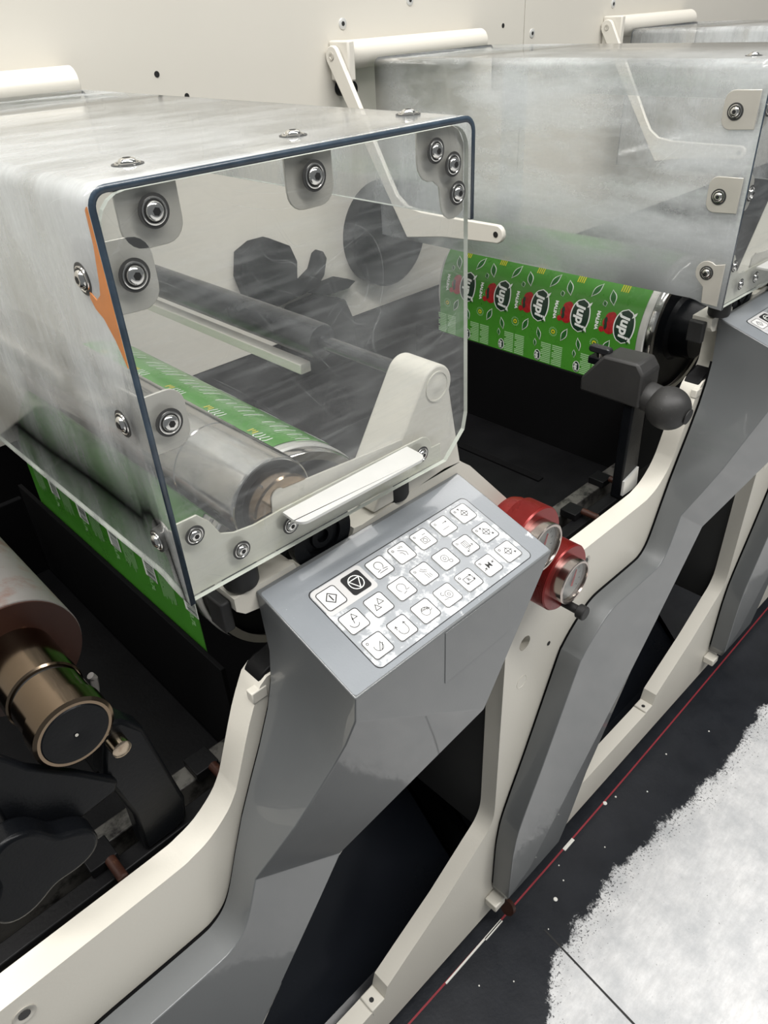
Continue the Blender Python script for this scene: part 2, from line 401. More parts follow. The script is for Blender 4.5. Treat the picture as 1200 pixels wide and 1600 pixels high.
def strokes(lines, w):
    """flat ribbons (verts, faces) in 2-D from polylines; closed when first == last"""
    vs, fs = [], []
    for ln in lines:
        n = len(ln); closed = n > 2 and (Vector(ln[0]) - Vector(ln[-1])).length < 1e-7
        pts = [Vector(p) for p in (ln[:-1] if closed else ln)]; n = len(pts); o = len(vs)
        for i, p in enumerate(pts):
            a = pts[i - 1] if (i or closed) else p
            c = pts[(i + 1) % n] if (i < n - 1 or closed) else p
            d1 = (p - a).normalized() if (p - a).length > 1e-9 else (c - p).normalized()
            d2 = (c - p).normalized() if (c - p).length > 1e-9 else d1
            t = (d1 + d2); t = t.normalized() if t.length > 1e-6 else d1
            nrm = Vector((-t.y, t.x)); k = 1 / max(0.45, abs(nrm.dot(Vector((-d1.y, d1.x)))))
            vs += [p + nrm * w / 2 * k, p - nrm * w / 2 * k]
        for i in range(n if closed else n - 1):
            j = (i + 1) % n
            fs.append((o + 2 * i, o + 2 * i + 1, o + 2 * j + 1, o + 2 * j))
    return vs, fs
def circ(cx, cy, r, a0=0, a1=360, n=20, sy=1.0):
    return [(cx + r * math.cos(math.radians(a0 + (a1 - a0) * i / n)), cy + sy * r * math.sin(math.radians(a0 + (a1 - a0) * i / n))) for i in range(n + 1)]

def cr(pts, n=3):
    """smooth curve through the points"""
    out = []
    for i in range(len(pts) - 1):
        p0, p1, p2, p3 = (Vector(pts[max(0, min(len(pts) - 1, j))]) for j in (i - 1, i, i + 1, i + 2))
        for k in range(n):
            t = k / n
            out.append(tuple(0.5 * ((2 * p1) + (p2 - p0) * t + (2 * p0 - 5 * p1 + 4 * p2 - p3) * t * t + (3 * p1 - p0 - 3 * p2 + p3) * t ** 3)))
    return out + [tuple(pts[-1])]
PIT = 0.843864          # spacing of the printing units along the press

# ================================================================== SETTING
fl = MB().box(-1.5, 6.0, -3.0, 1.2, -0.05, 0.0).build('floor', 'shop_floor', smooth=0); tag(fl, None, None, kind='structure')
# expansion joint and painted line on the floor
j = MB().add([(0.492, -0.085, 0.0006), (0.4955, -0.085, 0.0006), (0.4665, -0.36, 0.0006), (0.462, -0.36, 0.0006)], [(0, 1, 2, 3)]).build('expansion_joint', 'joint_dark', fl, smooth=0)
rl = MB()
xs = [-0.4 + 0.1 * i for i in range(40)]
for a in xs:
    y0 = -0.010 - 0.006 * math.sin(a * 2.2); y1 = -0.010 - 0.006 * math.sin((a + 0.1) * 2.2)
    rl.add([(a, y0 - 0.0018, 0.001), (a + 0.1, y1 - 0.0018, 0.001), (a + 0.1, y1 + 0.0018, 0.001), (a, y0 + 0.0018, 0.001)], [(0, 1, 2, 3)])
rl.build('painted_line', 'red_line_paint', fl, smooth=0)
for (x, y, ln, w) in ((0.655, -0.018, 0.034, 0.007), (0.40, -0.017, 0.05, 0.004), (0.29, -0.015, 0.16, 0.0035)):
    MB().box(x, x + ln, y - w / 2, y + w / 2, 0.0, 0.0018).build('paint_chip', 'white_chip', fl, smooth=0)
for (x, y, r) in ((0.5575, -0.0659, 0.0045), (0.81, -0.0185, 0.005), (0.60, -0.055, 0.0018), (0.72, -0.075, 0.0016), (0.62, -0.03, 0.0016), (0.90, -0.07, 0.0018), (0.50, -0.09, 0.0014), (1.02, -0.05, 0.002), (0.33, -0.06, 0.0016), (0.38, -0.10, 0.0015), (0.84, -0.027, 0.0022), (1.15, -0.09, 0.002)):
    MB().lathe([(0, r), (0.0012, r * 0.8), (0.0016, 0.0003)], (x, y, 0), (0, 0, 1), 10).build('paint_spot', 'white_chip', fl)

wl = bpy.data.objects.new('wall_back', None); COL.objects.link(wl); wl['kind'] = 'structure'
YW = 0.70
for x0, x1 in ((-1.2, 1.3285), (1.3305, 3.9), (3.902, 6.0)):
    MB().box(x0, x1, YW, YW + 0.03, 0.95, 2.4).build('panel', 'cream_wall', wl, bevel=0.001)
MB().box(-1.2, 6.0, YW + 0.001, YW + 0.03, 0.02, 0.949).build('lower_panel', 'black_flat', wl)
def wall_screw(x, z, r=0.0085):
    s_ = MB().lathe([(0, r), (0.0012, r), (0.002, r * 0.82)], (x, YW, z), (0, -1, 0), 24).build('screw', 'aluminium', wl)
    MB().lathe([(0, r * 0.45), (0.0023, r * 0.45)], (x, YW, z), (0, -1, 0), 6).build('socket', 'socket_black', s_)
for x, z in ((0.8208, 1.456), (0.9858, 1.4842), (0.8208 + PIT, 1.456), (1.3568, 1.4142)):
    wall_screw(x, z)
for x, z, r in ((0.4536, 1.4111, 0.0042), (0.4971, 1.379, 0.004), (1.2576, 1.4326, 0.0042)):
    MB().lathe([(0, r), (0.0006, r)], (x, YW, z), (0, -1, 0), 16).build('screw_hole', 'socket_black', wl)

# rear bearing plates: dark cut-outs in the far side frame, seen through the covers
def rear(x, parent):
    blob = [(0.526, 1.10), (0.535, 1.14), (0.565, 1.152), (0.598, 1.152), (0.64, 1.13), (0.652, 1.10), (0.648, 1.07), (0.665, 1.062), (0.69, 1.075), (0.703, 1.10), (0.714, 1.105), (0.722, 1.09), (0.712, 1.06), (0.69, 1.04), (0.64, 1.035), (0.60, 1.03), (0.56, 1.04), (0.535, 1.065)]
    MB().plate([(p[0] + x, p[1]) for p in blob], 0.675, 0.699).build('cut_out', 'black_flat', parent, bevel=0.002)
    MB().plate([(p[0] + x, p[1]) for p in [(0.615, 0.90), (0.60, 0.99), (0.63, 1.02), (0.70, 1.025), (0.76, 1.0), (0.78, 0.95), (0.78, 0.90)]], 0.675, 0.699).build('cut_out', 'black_flat', parent, bevel=0.002)
    MB().plate([(p[0] + x, p[1]) for p in [(0.68, 1.032), (0.70, 1.043), (0.75, 1.045), (0.79, 1.03), (0.77, 1.02), (0.72, 1.02)]], 0.675, 0.699).build('cut_out', 'black_flat', parent, bevel=0.002)
    MB().lathe([(0, 0.10), (0.03, 0.10), (0.034, 0.094)], (0.885 + x, 0.70, 1.10), (0, -1, 0), 40).build('bearing_housing', 'black_metal', parent)
rear(0, wl)

# ================================================================== PRINTING UNITS
# ---------------------------------------------------------------- side frame (cream casting)
NOTCH = arc(0.1435, 1.088, 0.037, 196, 344, 14)
UPPER = [(-0.3135, 0.0425), (-0.3135, 0.845), (-0.297, 0.826), (-0.276, 0.8135), (-0.25, 0.811), (-0.085, 0.811), (-0.0556, 0.8135), (-0.033, 0.821), (-0.0105, 0.838), (0.002, 0.855), (0.0083, 0.8686), (0.0333, 0.9307), (0.0515, 0.966), (0.060, 0.972), (0.085, 0.972), (0.096, 0.99), (0.097, 1.015), (0.088, 1.038), (0.075, 1.051), (0.052, 1.0555), (0.0441, 1.063), (0.0441, 1.0765)] + NOTCH + [(0.19, 1.0765), (0.305, 1.086), (0.330, 1.083), (0.345, 1.071), (0.410, 0.999), (0.424, 0.982), (0.5295, 0.846), (0.5295, 0.0425)]
UPPER = UPPER[:4] + cr(UPPER[4:13], 3) + UPPER[13:]
OPEN = [(0.430, 0.74), (0.430, 0.69), (0.4280, 0.40)] + cr([(0.4275, 0.370), (0.424, 0.346), (0.411, 0.324), (0.390, 0.309)]) + [(0.30, 0.2464), (0.208, 0.196), (0.166, 0.172), (0.158, 0.143), (0.12, 0.140), (-0.262, 0.1385), (-0.18, 0.25), (-0.10, 0.345), (-0.04, 0.43), (0.02, 0.52), (0.07, 0.59), (0.12, 0.623), (0.19, 0.640), (0.26, 0.68), (0.33, 0.735), (0.38, 0.76), (0.415, 0.757)]
HOLE = list(reversed(circ(0.4746, 0.7174, 0.0125, n=20)[:-1]))
SF = thing('side_frame', 'long cream cast side frame of the press, carrying the grey consoles', 'machine frame')
outl = []
for k in range(3):
    mid = UPPER[2:-2] if k else UPPER[1:-2]
    outl += [(x + k * PIT, z) for x, z in mid]
outl = [(-0.3135, 0.0425)] + outl + [(UPPER[-2][0] + 2 * PIT, UPPER[-2][1]), (UPPER[-1][0] + 2 * PIT, 0.0425)]
hol = [[(x + k * PIT, z) for x, z in H] for k in range(3) for H in (OPEN, HOLE)]
MB().plate(outl, 0.0, 0.030, holes=hol).build('frame_plate', 'cream_paint', SF, bevel=0.0016)
def frame_parts(k):
    t = SF; X = k * PIT
    def put(mb, name, mat, par=SF, bevel=0.0):
        o = mb.build(name, mat, par, bevel=bevel)
        o.location.x = X if par is SF else 0.0
        return o
    put(MB().lathe([(0, 0.0125), (0.006, 0.0125)], (0.4746, 0.022, 0.7174), (0, 1, 0), 20), 'hole_plug', 'stainless')
    put(MB().lathe([(0, 0.0038), (0.0008, 0.0038)], (0.5375, 0, 0.6723), (0, -1, 0), 12), 'screw_hole', 'socket_black')
    put(MB().lathe([(0, 0.0118), (0.0005, 0.0118), (0.0005, 0.0110), (0.0001, 0.0108)], (0.4746, 0, 0.6384), (0, -1, 0), 28), 'cast_mark', 'cream_paint')
    put(MB().lathe([(0, 0.010), (0.001, 0.010), (0.001, 0.0075), (0.0002, 0.006)], (-0.2279, 0, 0.7845), (0, -1, 0), 24), 'screw', 'stainless')
    put(MB().lathe([(0, 0.0052), (0.0008, 0.0052)], (-0.2279, 0, 0.7845), (0, -1, 0), 12), 'screw_hole', 'inner_grey')
    put(MB().box(0.130, 0.158, -0.0005, 0.0295, 0.128, 0.146), 'step_block', 'cream_paint', bevel=0.002)
    put(MB().lathe([(0, 0.004), (0.0008, 0.004)], (0.141, 0.013, 0.146), (0, 0, 1), 12), 'screw_hole', 'socket_black')
    put(MB().box(0.0335, 0.0440, 0.006, 0.030, 1.040, 1.072), 'buffer', 'rubber', bevel=0.002)
    put(MB().box(0.041, 0.058, -0.001, 0.009, 0.950, 0.9635), 'tab', 'cream_paint', bevel=0.0012)
    put(MB().plate([(0.052, 0.9655), (0.058, 0.9735), (0.066, 0.977), (0.078, 0.979), (0.090, 0.984), (0.094, 0.978), (0.088, 0.968), (0.060, 0.962)], 0.003, 0.029), 'grease', 'black_dusty', bevel=0.002)
    arm = arc(0.294, 1.181, 0.0205, 152, -28, 14) + [(0.322, 1.12), (0.330, 1.081), (0.205, 1.081)]
    a = put(MB().plate(arm, 0.0, 0.048), 'roller_arm', 'cream_paint', bevel=0.002)
    put(MB().lathe([(0, 0.0150), (0.0012, 0.0150), (0.0012, 0.0135), (0.0004, 0.0133), (0.0004, 0.006), (0.0010, 0.005)], (0.294, 0.0, 1.181), (0, -1, 0), 32), 'pivot_boss', 'cream_paint', a)
    put(MB().lathe([(0, 0.0328), (0.010, 0.0328), (0.010, 0.020), (0.007, 0.019), (0.007, 0.013), (0.0095, 0.012), (0.0095, 0.0065), (0.006, 0.006)], (0.1435, 0.0110, 1.0875), (0, -1, 0), 40), 'journal_bearing', 'black_metal')
    if k:
        put(MB().box(-0.430, -0.402, -0.026, 0.0, 0.092, 0.110), 'lug', 'cream_paint', bevel=0.002)
    if k == 1:
        put(MB().lathe([(0, 0.015), (0.008, 0.015)], (-0.404, -0.032, 0.082), (0.8, 0.0, -0.3), 20), 'stop_disc', 'brown_disc')
for k in range(3): frame_parts(k)

# ---------------------------------------------------------------- grey sheet-metal console and leg cover
LC = [(0.0655, 1.0045), (0.0610, 0.9694), (0.0522, 0.9382), (0.0358, 0.8988), (0.0189, 0.8628), (0.0005, 0.8219), (-0.0166, 0.7760), (-0.0300, 0.7380), (-0.0390, 0.7180), (-0.0480, 0.7065), (-0.0590, 0.6995), (-0.0750, 0.6965), (-0.137, 0.6968), (-0.184, 0.6972), (-0.203, 0.6945), (-0.218, 0.6880), (-0.235, 0.6765), (-0.2555, 0.6605), (-0.272, 0.6430), (-0.2835, 0.622), (-0.350, 0.455), (-0.378, 0.3905), (-0.401, 0.332), (-0.409, 0.290), (-0.4125, 0.250), (-0.4145, 0.1405)]
LC = LC[:6] + cr(LC[6:], 3)
def yf(z):
    T = [(1.0045, -0.120), (0.9694, -0.109), (0.9382, -0.0985), (0.8988, -0.086), (0.8628, -0.075), (0.8219, -0.0595), (0.776, -0.0405), (0.74, -0.0405), (0.0, -0.0405)]
    for (a, ya), (b_, yb) in zip(T, T[1:]):
        if z >= b_: return ya + (yb - ya) * (a - z) / (a - b_)
    return -0.0405
RE = [(0.0870, 0.6990), (0.0505, 0.650), (-0.0190, 0.5600), (-0.0890, 0.474), (-0.2190, 0.325), (-0.3100, 0.219), (-0.353, 0.166)]
def console_body(parent):
    mb = MB()
    A0, D0, C0, B0 = (0.0655, -0.0005, 1.0722), (0.0655, -0.123, 1.0333), (0.3245, -0.123, 1.0333), (0.3245, -0.0005, 1.0722)
    lb = [(x, -0.0045, z) for x, z in LC]; lf = [(x, yf(z), z) for x, z in LC]
    n = len(LC)
    G = (0.2286, -0.123, 0.8844); Gb = (0.2286, -0.0005, 0.8844)
    K = (RE[0][0], -0.0405, RE[0][1]); Kb = (RE[0][0], -0.0005, RE[0][1])
    vs = lb + lf + [A0, D0, C0, B0, G, Gb, K, Kb]
    a, d, c, b_, g, gb, kk, kb = range(2 * n, 2 * n + 8)
    fs = [(a, d, n, 0), (a, b_, c, d), (d, c, g, n), (b_, gb, g, c)]
    pid = {0: 0, 1: 1, 2: 2, 3: 3}
    def mark(q):
        for i in range(len(fs)): pid.setdefault(i, q)
    for i in range(n - 1): fs.append((i, n + i, n + i + 1, i + 1))
    mark(0)
    # underside panel: left edge runs from index 0 to 6, right edge from G to K
    right_pts = []
    for i in range(7):
        t = i / 6
        p = Vector(G).lerp(Vector(K), t); right_pts.append(p)
    o = len(vs)
    vs += [tuple(p) for p in right_pts[1:-1]]
    R_ = [g] + list(range(o, o + 5)) + [kk]
    for i in range(6): fs.append((n + i, R_[i], R_[i + 1], n + i + 1))
    mark(4)
    fs.append(tuple([gb] + [kb] + R_[::-1]))
    mark(5)
    # lower leg panel
    inner = [(x, -0.0405, z) for x, z in RE[1:]]
    outer = [(-0.0170, -0.0385, 0.556), (-0.083, -0.037, 0.464), (-0.180, -0.034, 0.272), (-0.224, -0.034, 0.160), (-0.247, -0.034, 0.118)]
    o = len(vs); vs += inner; I = [kk] + list(range(o, o + len(inner)))
    # front face as one fan of quads between left curve 6.. and inner right edge
    L_ = list(range(n + 6, 2 * n))
    fs.append(tuple(L_ + I[::-1]))
    mark(6)
    # bevelled facet along the right-hand side, widening to the foot
    o = len(vs); vs += outer; O = list(range(o, o + len(outer)))
    fs += [(I[2], O[0], I[3]), (O[0], O[1], I[3]), (I[3], O[1], O[2], I[4]), (I[4], O[2], O[3], I[5]), (I[5], O[3], O[4], I[6])]
    bt = len(vs); vs += [(-0.340, -0.034, 0.117), (-0.4085, -0.034, 0.119)]
    fs += [(I[6], O[4], bt), (I[6], bt, bt + 1, L_[-1])]
    mark(7)
    # return flange of the right-hand side
    chain = [kk, I[1], I[2]] + O + [bt, bt + 1]
    o = len(vs); vs += [(vs[i][0], -0.0005, vs[i][2]) for i in chain]
    bk = list(range(o, o + len(chain)))
    for i in range(len(chain) - 1): fs.append((chain[i], bk[i], bk[i + 1], chain[i + 1]))
    fs.append((bt + 1, bk[-1], n - 1, L_[-1]))
    mark(8)
    me = bpy.data.meshes.new('body'); me.from_pydata(vs, [], fs); me.materials.append(MAT['grey_paint'])
    me.polygons.foreach_set('use_smooth', [True] * len(fs))
    bm = bmesh.new(); bm.from_mesh(me); bm.faces.ensure_lookup_table()
    bw = bm.edges.layers.float.new('bevel_weight_edge')
    for e in bm.edges:
        ids = {pid[f_.index] for f_ in e.link_faces}
        if len(ids) > 1: e[bw] = 1.0; e.smooth = False
    bmesh.ops.recalc_face_normals(bm, faces=bm.faces)
    bm.to_mesh(me); bm.free()
    o = bpy.data.objects.new('body', me); COL.objects.link(o); o.parent = parent
    md = o.modifiers.new('bevel', 'BEVEL'); md.width = 0.0016; md.segments = 2; md.limit_method = 'WEIGHT'; md.harden_normals = True
    return o

TOPL = math.hypot(0.1225, 0.0389)
EV = Vector((0, -0.1225, -0.0389)) / TOPL
EN = Vector((0, -0.0389, 0.1225)) / TOPL
def top_pt(u, v, h=0.0):
    return Vector((0.0655 + u, -0.0005, 1.0722)) + EV * v + EN * h
BW, GU, GV, U0, V0 = 0.0214, 0.02875, 0.0297, 0.0467, 0.0442
# icons: polylines in a unit square (x right along the press, y up towards the machine), -0.5..0.5
def arrow(x0, y0, x1, y1, h=0.09):
    d = Vector((x1 - x0, y1 - y0)).normalized(); n = Vector((-d.y, d.x)); e = Vector((x1, y1))
    return [[(x0, y0), (x1, y1)], [tuple(e - d * h + n * h * 0.7), (x1, y1), tuple(e - d * h - n * h * 0.7)]]
def tri(cx, cy, s): return [(cx - s, cy - s * 0.8), (cx + s, cy - s * 0.8), (cx, cy + s), (cx - s, cy - s * 0.8)]
def cross(cx, cy, r): return [circ(cx, cy, r), [(cx - r * 1.5, cy), (cx + r * 1.5, cy)], [(cx, cy - r * 1.5), (cx, cy + r * 1.5)]]
led = circ(-0.30, 0.28, 0.05, n=10)
ICON = [
    [[(-0.27, 0), (0, 0.27), (0.27, 0), (0, -0.27), (-0.27, 0)]],
    [circ(0, 0, 0.34), [(-0.26, 0.17), (0.26, 0.17), (0, -0.30), (-0.26, 0.17)]],
    [circ(0, 0.08, 0.2, -60, 240), [(-0.25, -0.18), (-0.05, -0.14)], [(0.05, -0.14), (0.3, -0.18)], [(-0.2, -0.26), (0.25, -0.26)]],
    [led, [(-0.1, 0.2), (0.05, 0.1), (0.2, -0.05), (0.15, -0.25)], [(-0.1, 0.05), (0.02, -0.02), (0.05, -0.2)], [(0.0, 0.3), (0.1, 0.22)], [(0.1, 0.33), (0.16, 0.25)], [(0.2, 0.3), (0.22, 0.2)]],
    [led, [(-0.15, -0.25), (0.2, -0.25), (0.2, 0.05), (-0.15, 0.05), (-0.15, -0.25)], circ(0.02, -0.1, 0.1, n=12), [(0.1, 0.2), (0.3, 0.2)]],
    [led, [(-0.2, -0.15), (0.2, -0.15)], [(0.05, 0.15), (0.3, 0.15)], [(0.22, 0.2), (0.3, 0.15), (0.22, 0.1)]],
    [led] + cross(0.05, 0.0, 0.16) + arrow(-0.1, 0.3, -0.02, 0.34),
    [circ(-0.05, -0.05, 0.22, 180, 330), [(-0.05, -0.1), (0.05, 0.18)], tri(0.12, 0.2, 0.13)],
    [tri(-0.14, -0.06, 0.14), tri(0.14, 0.12, 0.14)],
    [circ(0, 0.06, 0.2, -60, 240), [(0.1, -0.14), (0.3, -0.14)], [(-0.1, -0.25), (0.1, -0.2)]],
    [led, [(-0.1, 0.25), (0.0, 0.1), (0.18, 0.0)], [(0.0, 0.3), (0.08, 0.15), (0.25, 0.08)], [(0.0, 0.0), (0.02, -0.3)], [(0.1, -0.05), (0.12, -0.32)], [(0.2, -0.1), (0.22, -0.3)]],
    [circ(-0.02, 0.05, 0.18), circ(-0.02, 0.05, 0.07, n=12), circ(0.15, -0.2, 0.08, n=12)],
    [led, [(-0.12, -0.12), (0.15, -0.12), (0.15, 0.22), (-0.12, 0.22), (-0.12, -0.12)], [(-0.03, -0.12), (-0.03, 0.22)], [(0.06, -0.12), (0.06, 0.22)]] + arrow(-0.1, -0.22, 0.32, -0.1) + arrow(0.0, -0.25, -0.2, -0.32),
    [led] + cross(0.05, 0.0, 0.17) + arrow(-0.15, 0.25, -0.02, 0.3) + arrow(0.2, -0.2, 0.3, -0.26),
    [led, circ(0, -0.05, 0.2, 150, 400), [(-0.1, -0.25), (0.2, 0.1)], [(0.0, -0.25), (0.25, 0.0)]],
    [circ(0, -0.08, 0.22, 160, 380)] + arrow(-0.25, 0.02, -0.2, 0.2) + arrow(0.22, 0.0, 0.22, 0.2),
    [circ(0, -0.02, 0.2), tri(-0.08, 0.12, 0.06), tri(0.06, 0.10, 0.06), tri(0.18, 0.06, 0.06), [(0.2, -0.1), (0.34, -0.05)]],
    [circ(0.08, 0.0, 0.18), circ(0.08, 0.0, 0.07, n=12), [(-0.3, -0.1), (-0.1, -0.15)], circ(-0.16, 0.16, 0.08, 60, 300, n=10)],
    [led] + arrow(-0.22, 0.16, 0.26, 0.16) + arrow(0.26, 0.16, 0.26, -0.14) + arrow(0.26, -0.14, -0.22, -0.14) + [[(-0.22, -0.14), (-0.22, 0.16)]],
    [led] + arrow(-0.38, -0.12, -0.2, -0.05) + arrow(0.4, 0.10, 0.24, 0.03),
    [led] + cross(0.02, 0.02, 0.17) + arrow(0.2, -0.16, 0.32, -0.2),
]
def keypad(parent):
    # recess border, film with a brighter left end, buttons with printed outlines and symbols
    def tp(pts, h0, h1, name, mat, par, bevel=0.0):
        mb = MB(); n = len(pts)
        vs = [top_pt(u, v, h0) for u, v in pts] + [top_pt(u, v, h1) for u, v in pts]
        mb.add(vs, [tuple(range(n)), tuple(range(2 * n - 1, n - 1, -1))] + [(i, (i + 1) % n, (i + 1) % n + n, i + n) for i in range(n)])
        return mb.build(name, mat, par, bevel=bevel)
    pl = tp(rrect(0.0015, 0.2575, 0.0035, 0.1265, 0.003), -0.001, 0.0002, 'top_panel', 'worn_lit_grey_top', parent)
    tp(rrect(0.0320, 0.2372, 0.0275, 0.1215, 0.006), 0.0, 0.0005, 'keypad_border', 'ink_black', parent)
    tp(rrect(0.0328, 0.2362, 0.0287, 0.1208, 0.0055), 0.0, 0.0008, 'keypad', 'keypad_film', parent)
    tp(rrect(0.0335, 0.0905, 0.0295, 0.0590, 0.004), 0.0008, 0.0010, 'keypad_field', 'keypad_film_light', parent)
    for r in range(3):
        for c in range(7):
            i = r * 7 + c
            u, v = U0 + c * GU, V0 + r * GV
            h = BW / 2
            stop = (i == 1)
            bt = tp(rrect(u - h, u + h, v - h, v + h, 0.003, 4), 0.0008, 0.0016, 'button', 'ink_black' if stop else 'button_white', parent)
            mb = MB()
            if not stop:
                vs, fs = strokes([[(p[0], p[1]) for p in rrect(u - h + .0004, u + h - .0004, v - h + .0004, v + h - .0004, 0.0028, 4)] + [(u + h - .0004, v + h - .0032)]], 0.0008 if c < 3 or r == 1 else 0.0007)
                mb.add([top_pt(p[0], p[1], 0.0018) for p in vs], fs)
            ang = 0.0
            lines = [[(u + x * BW, v - y * BW) for x, y in ln] for ln in ICON[i]]
            vs, fs = strokes(lines, 0.0009 if i < 2 else (0.00065 if c in (0, 1, 6) or i in (18, 19) else 0.00055))
            mb.add([top_pt(p[0], p[1], 0.0018) for p in vs], fs, 1 if stop else (0 if i in (0, 1, 7, 8, 18, 19, 20, 13, 6, 2) else 2))
            if i == 0:
                vs, fs = strokes([[(u, v - 0.0034), (u, v + 0.0034)]], 0.0012); mb.add([top_pt(p[0], p[1], 0.0018) for p in vs], fs)
            if i in (18, 19):
                tv, tf = text_geo('R' if i == 18 else 'M', 0.006 if i == 18 else 0.0085, 0.0001 if i == 19 else 0.0)
                mb.add([top_pt(u + (0.0004 if i == 18 else 0) + p.x, v - p.y, 0.0019) for p in tv], tf)
            mb.build('symbol', ['ink_black', 'white_print', 'ink_grey'], bt, smooth=0, weld=False)

def bolt_mesh():
    mb = MB()
    ax = (0, 0, 1); o = (0, 0, 0)
    mb.lathe([(0, 0.0100), (0.0005, 0.0100), (0.0005, 0.0080)], o, ax, 28, 2)
    mb.lathe([(0.0004, 0.0082), (0.0012, 0.0080), (0.0014, 0.0074), (0.0010, 0.0070)], o, ax, 28, 0)
    mb.lathe([(0.0006, 0.0070), (0.0011, 0.0068)], o, ax, 28, 1)
    mb.lathe([(0.0008, 0.0059), (0.0018, 0.0058), (0.0030, 0.0050), (0.0037, 0.0038), (0.0038, 0.0030)], o, ax, 28, 0)
    mb.lathe([(0.0030, 0.0026), (0.00395, 0.0026)], o, ax, 6, 1)
    return mb.mesh('bolt', ['bolt_steel', 'socket_black', 'grease_ring'])
BOLT = bolt_mesh()
def bolt(parent, loc, axis, s=1.0):
    o = bpy.data.objects.new('bolt', BOLT); COL.objects.link(o); o.parent = parent
    o.location = loc; o.rotation_euler = Vector(axis).to_track_quat('Z', 'Y').to_euler(); o.scale = (s, s, s)
    return o

def console(k, label, keys=True):
    t = thing('control_console', label, 'control console', (k * PIT, 0, 0), 'control consoles along the press')
    console_body(t)
    if keys: keypad(t)
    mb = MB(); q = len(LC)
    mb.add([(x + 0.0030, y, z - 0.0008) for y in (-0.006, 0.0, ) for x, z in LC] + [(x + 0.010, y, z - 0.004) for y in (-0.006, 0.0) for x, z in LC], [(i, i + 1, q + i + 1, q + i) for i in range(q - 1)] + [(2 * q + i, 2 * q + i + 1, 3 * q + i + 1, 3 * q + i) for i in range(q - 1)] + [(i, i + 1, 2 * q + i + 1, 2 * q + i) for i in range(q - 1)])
    mb.build('shadow_seal', 'black_flat', t)  # black seal strip that also paints the dark shadow line in the gap
    # square film patch stuck on the front
    pts = [(0.1695, 1.0315), (0.259, 1.0315), (0.261, 0.9705), (0.1688, 0.9694)]
    MB().plate(pts, -0.1236, -0.1229).build('film_patch', 'grey_paint', t, bevel=0.0004) if k < 2 else None
    return t
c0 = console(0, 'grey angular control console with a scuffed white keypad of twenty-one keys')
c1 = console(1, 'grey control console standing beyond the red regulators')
c2 = console(2, 'grey leg cover at the far end of the red floor line', keys=False)

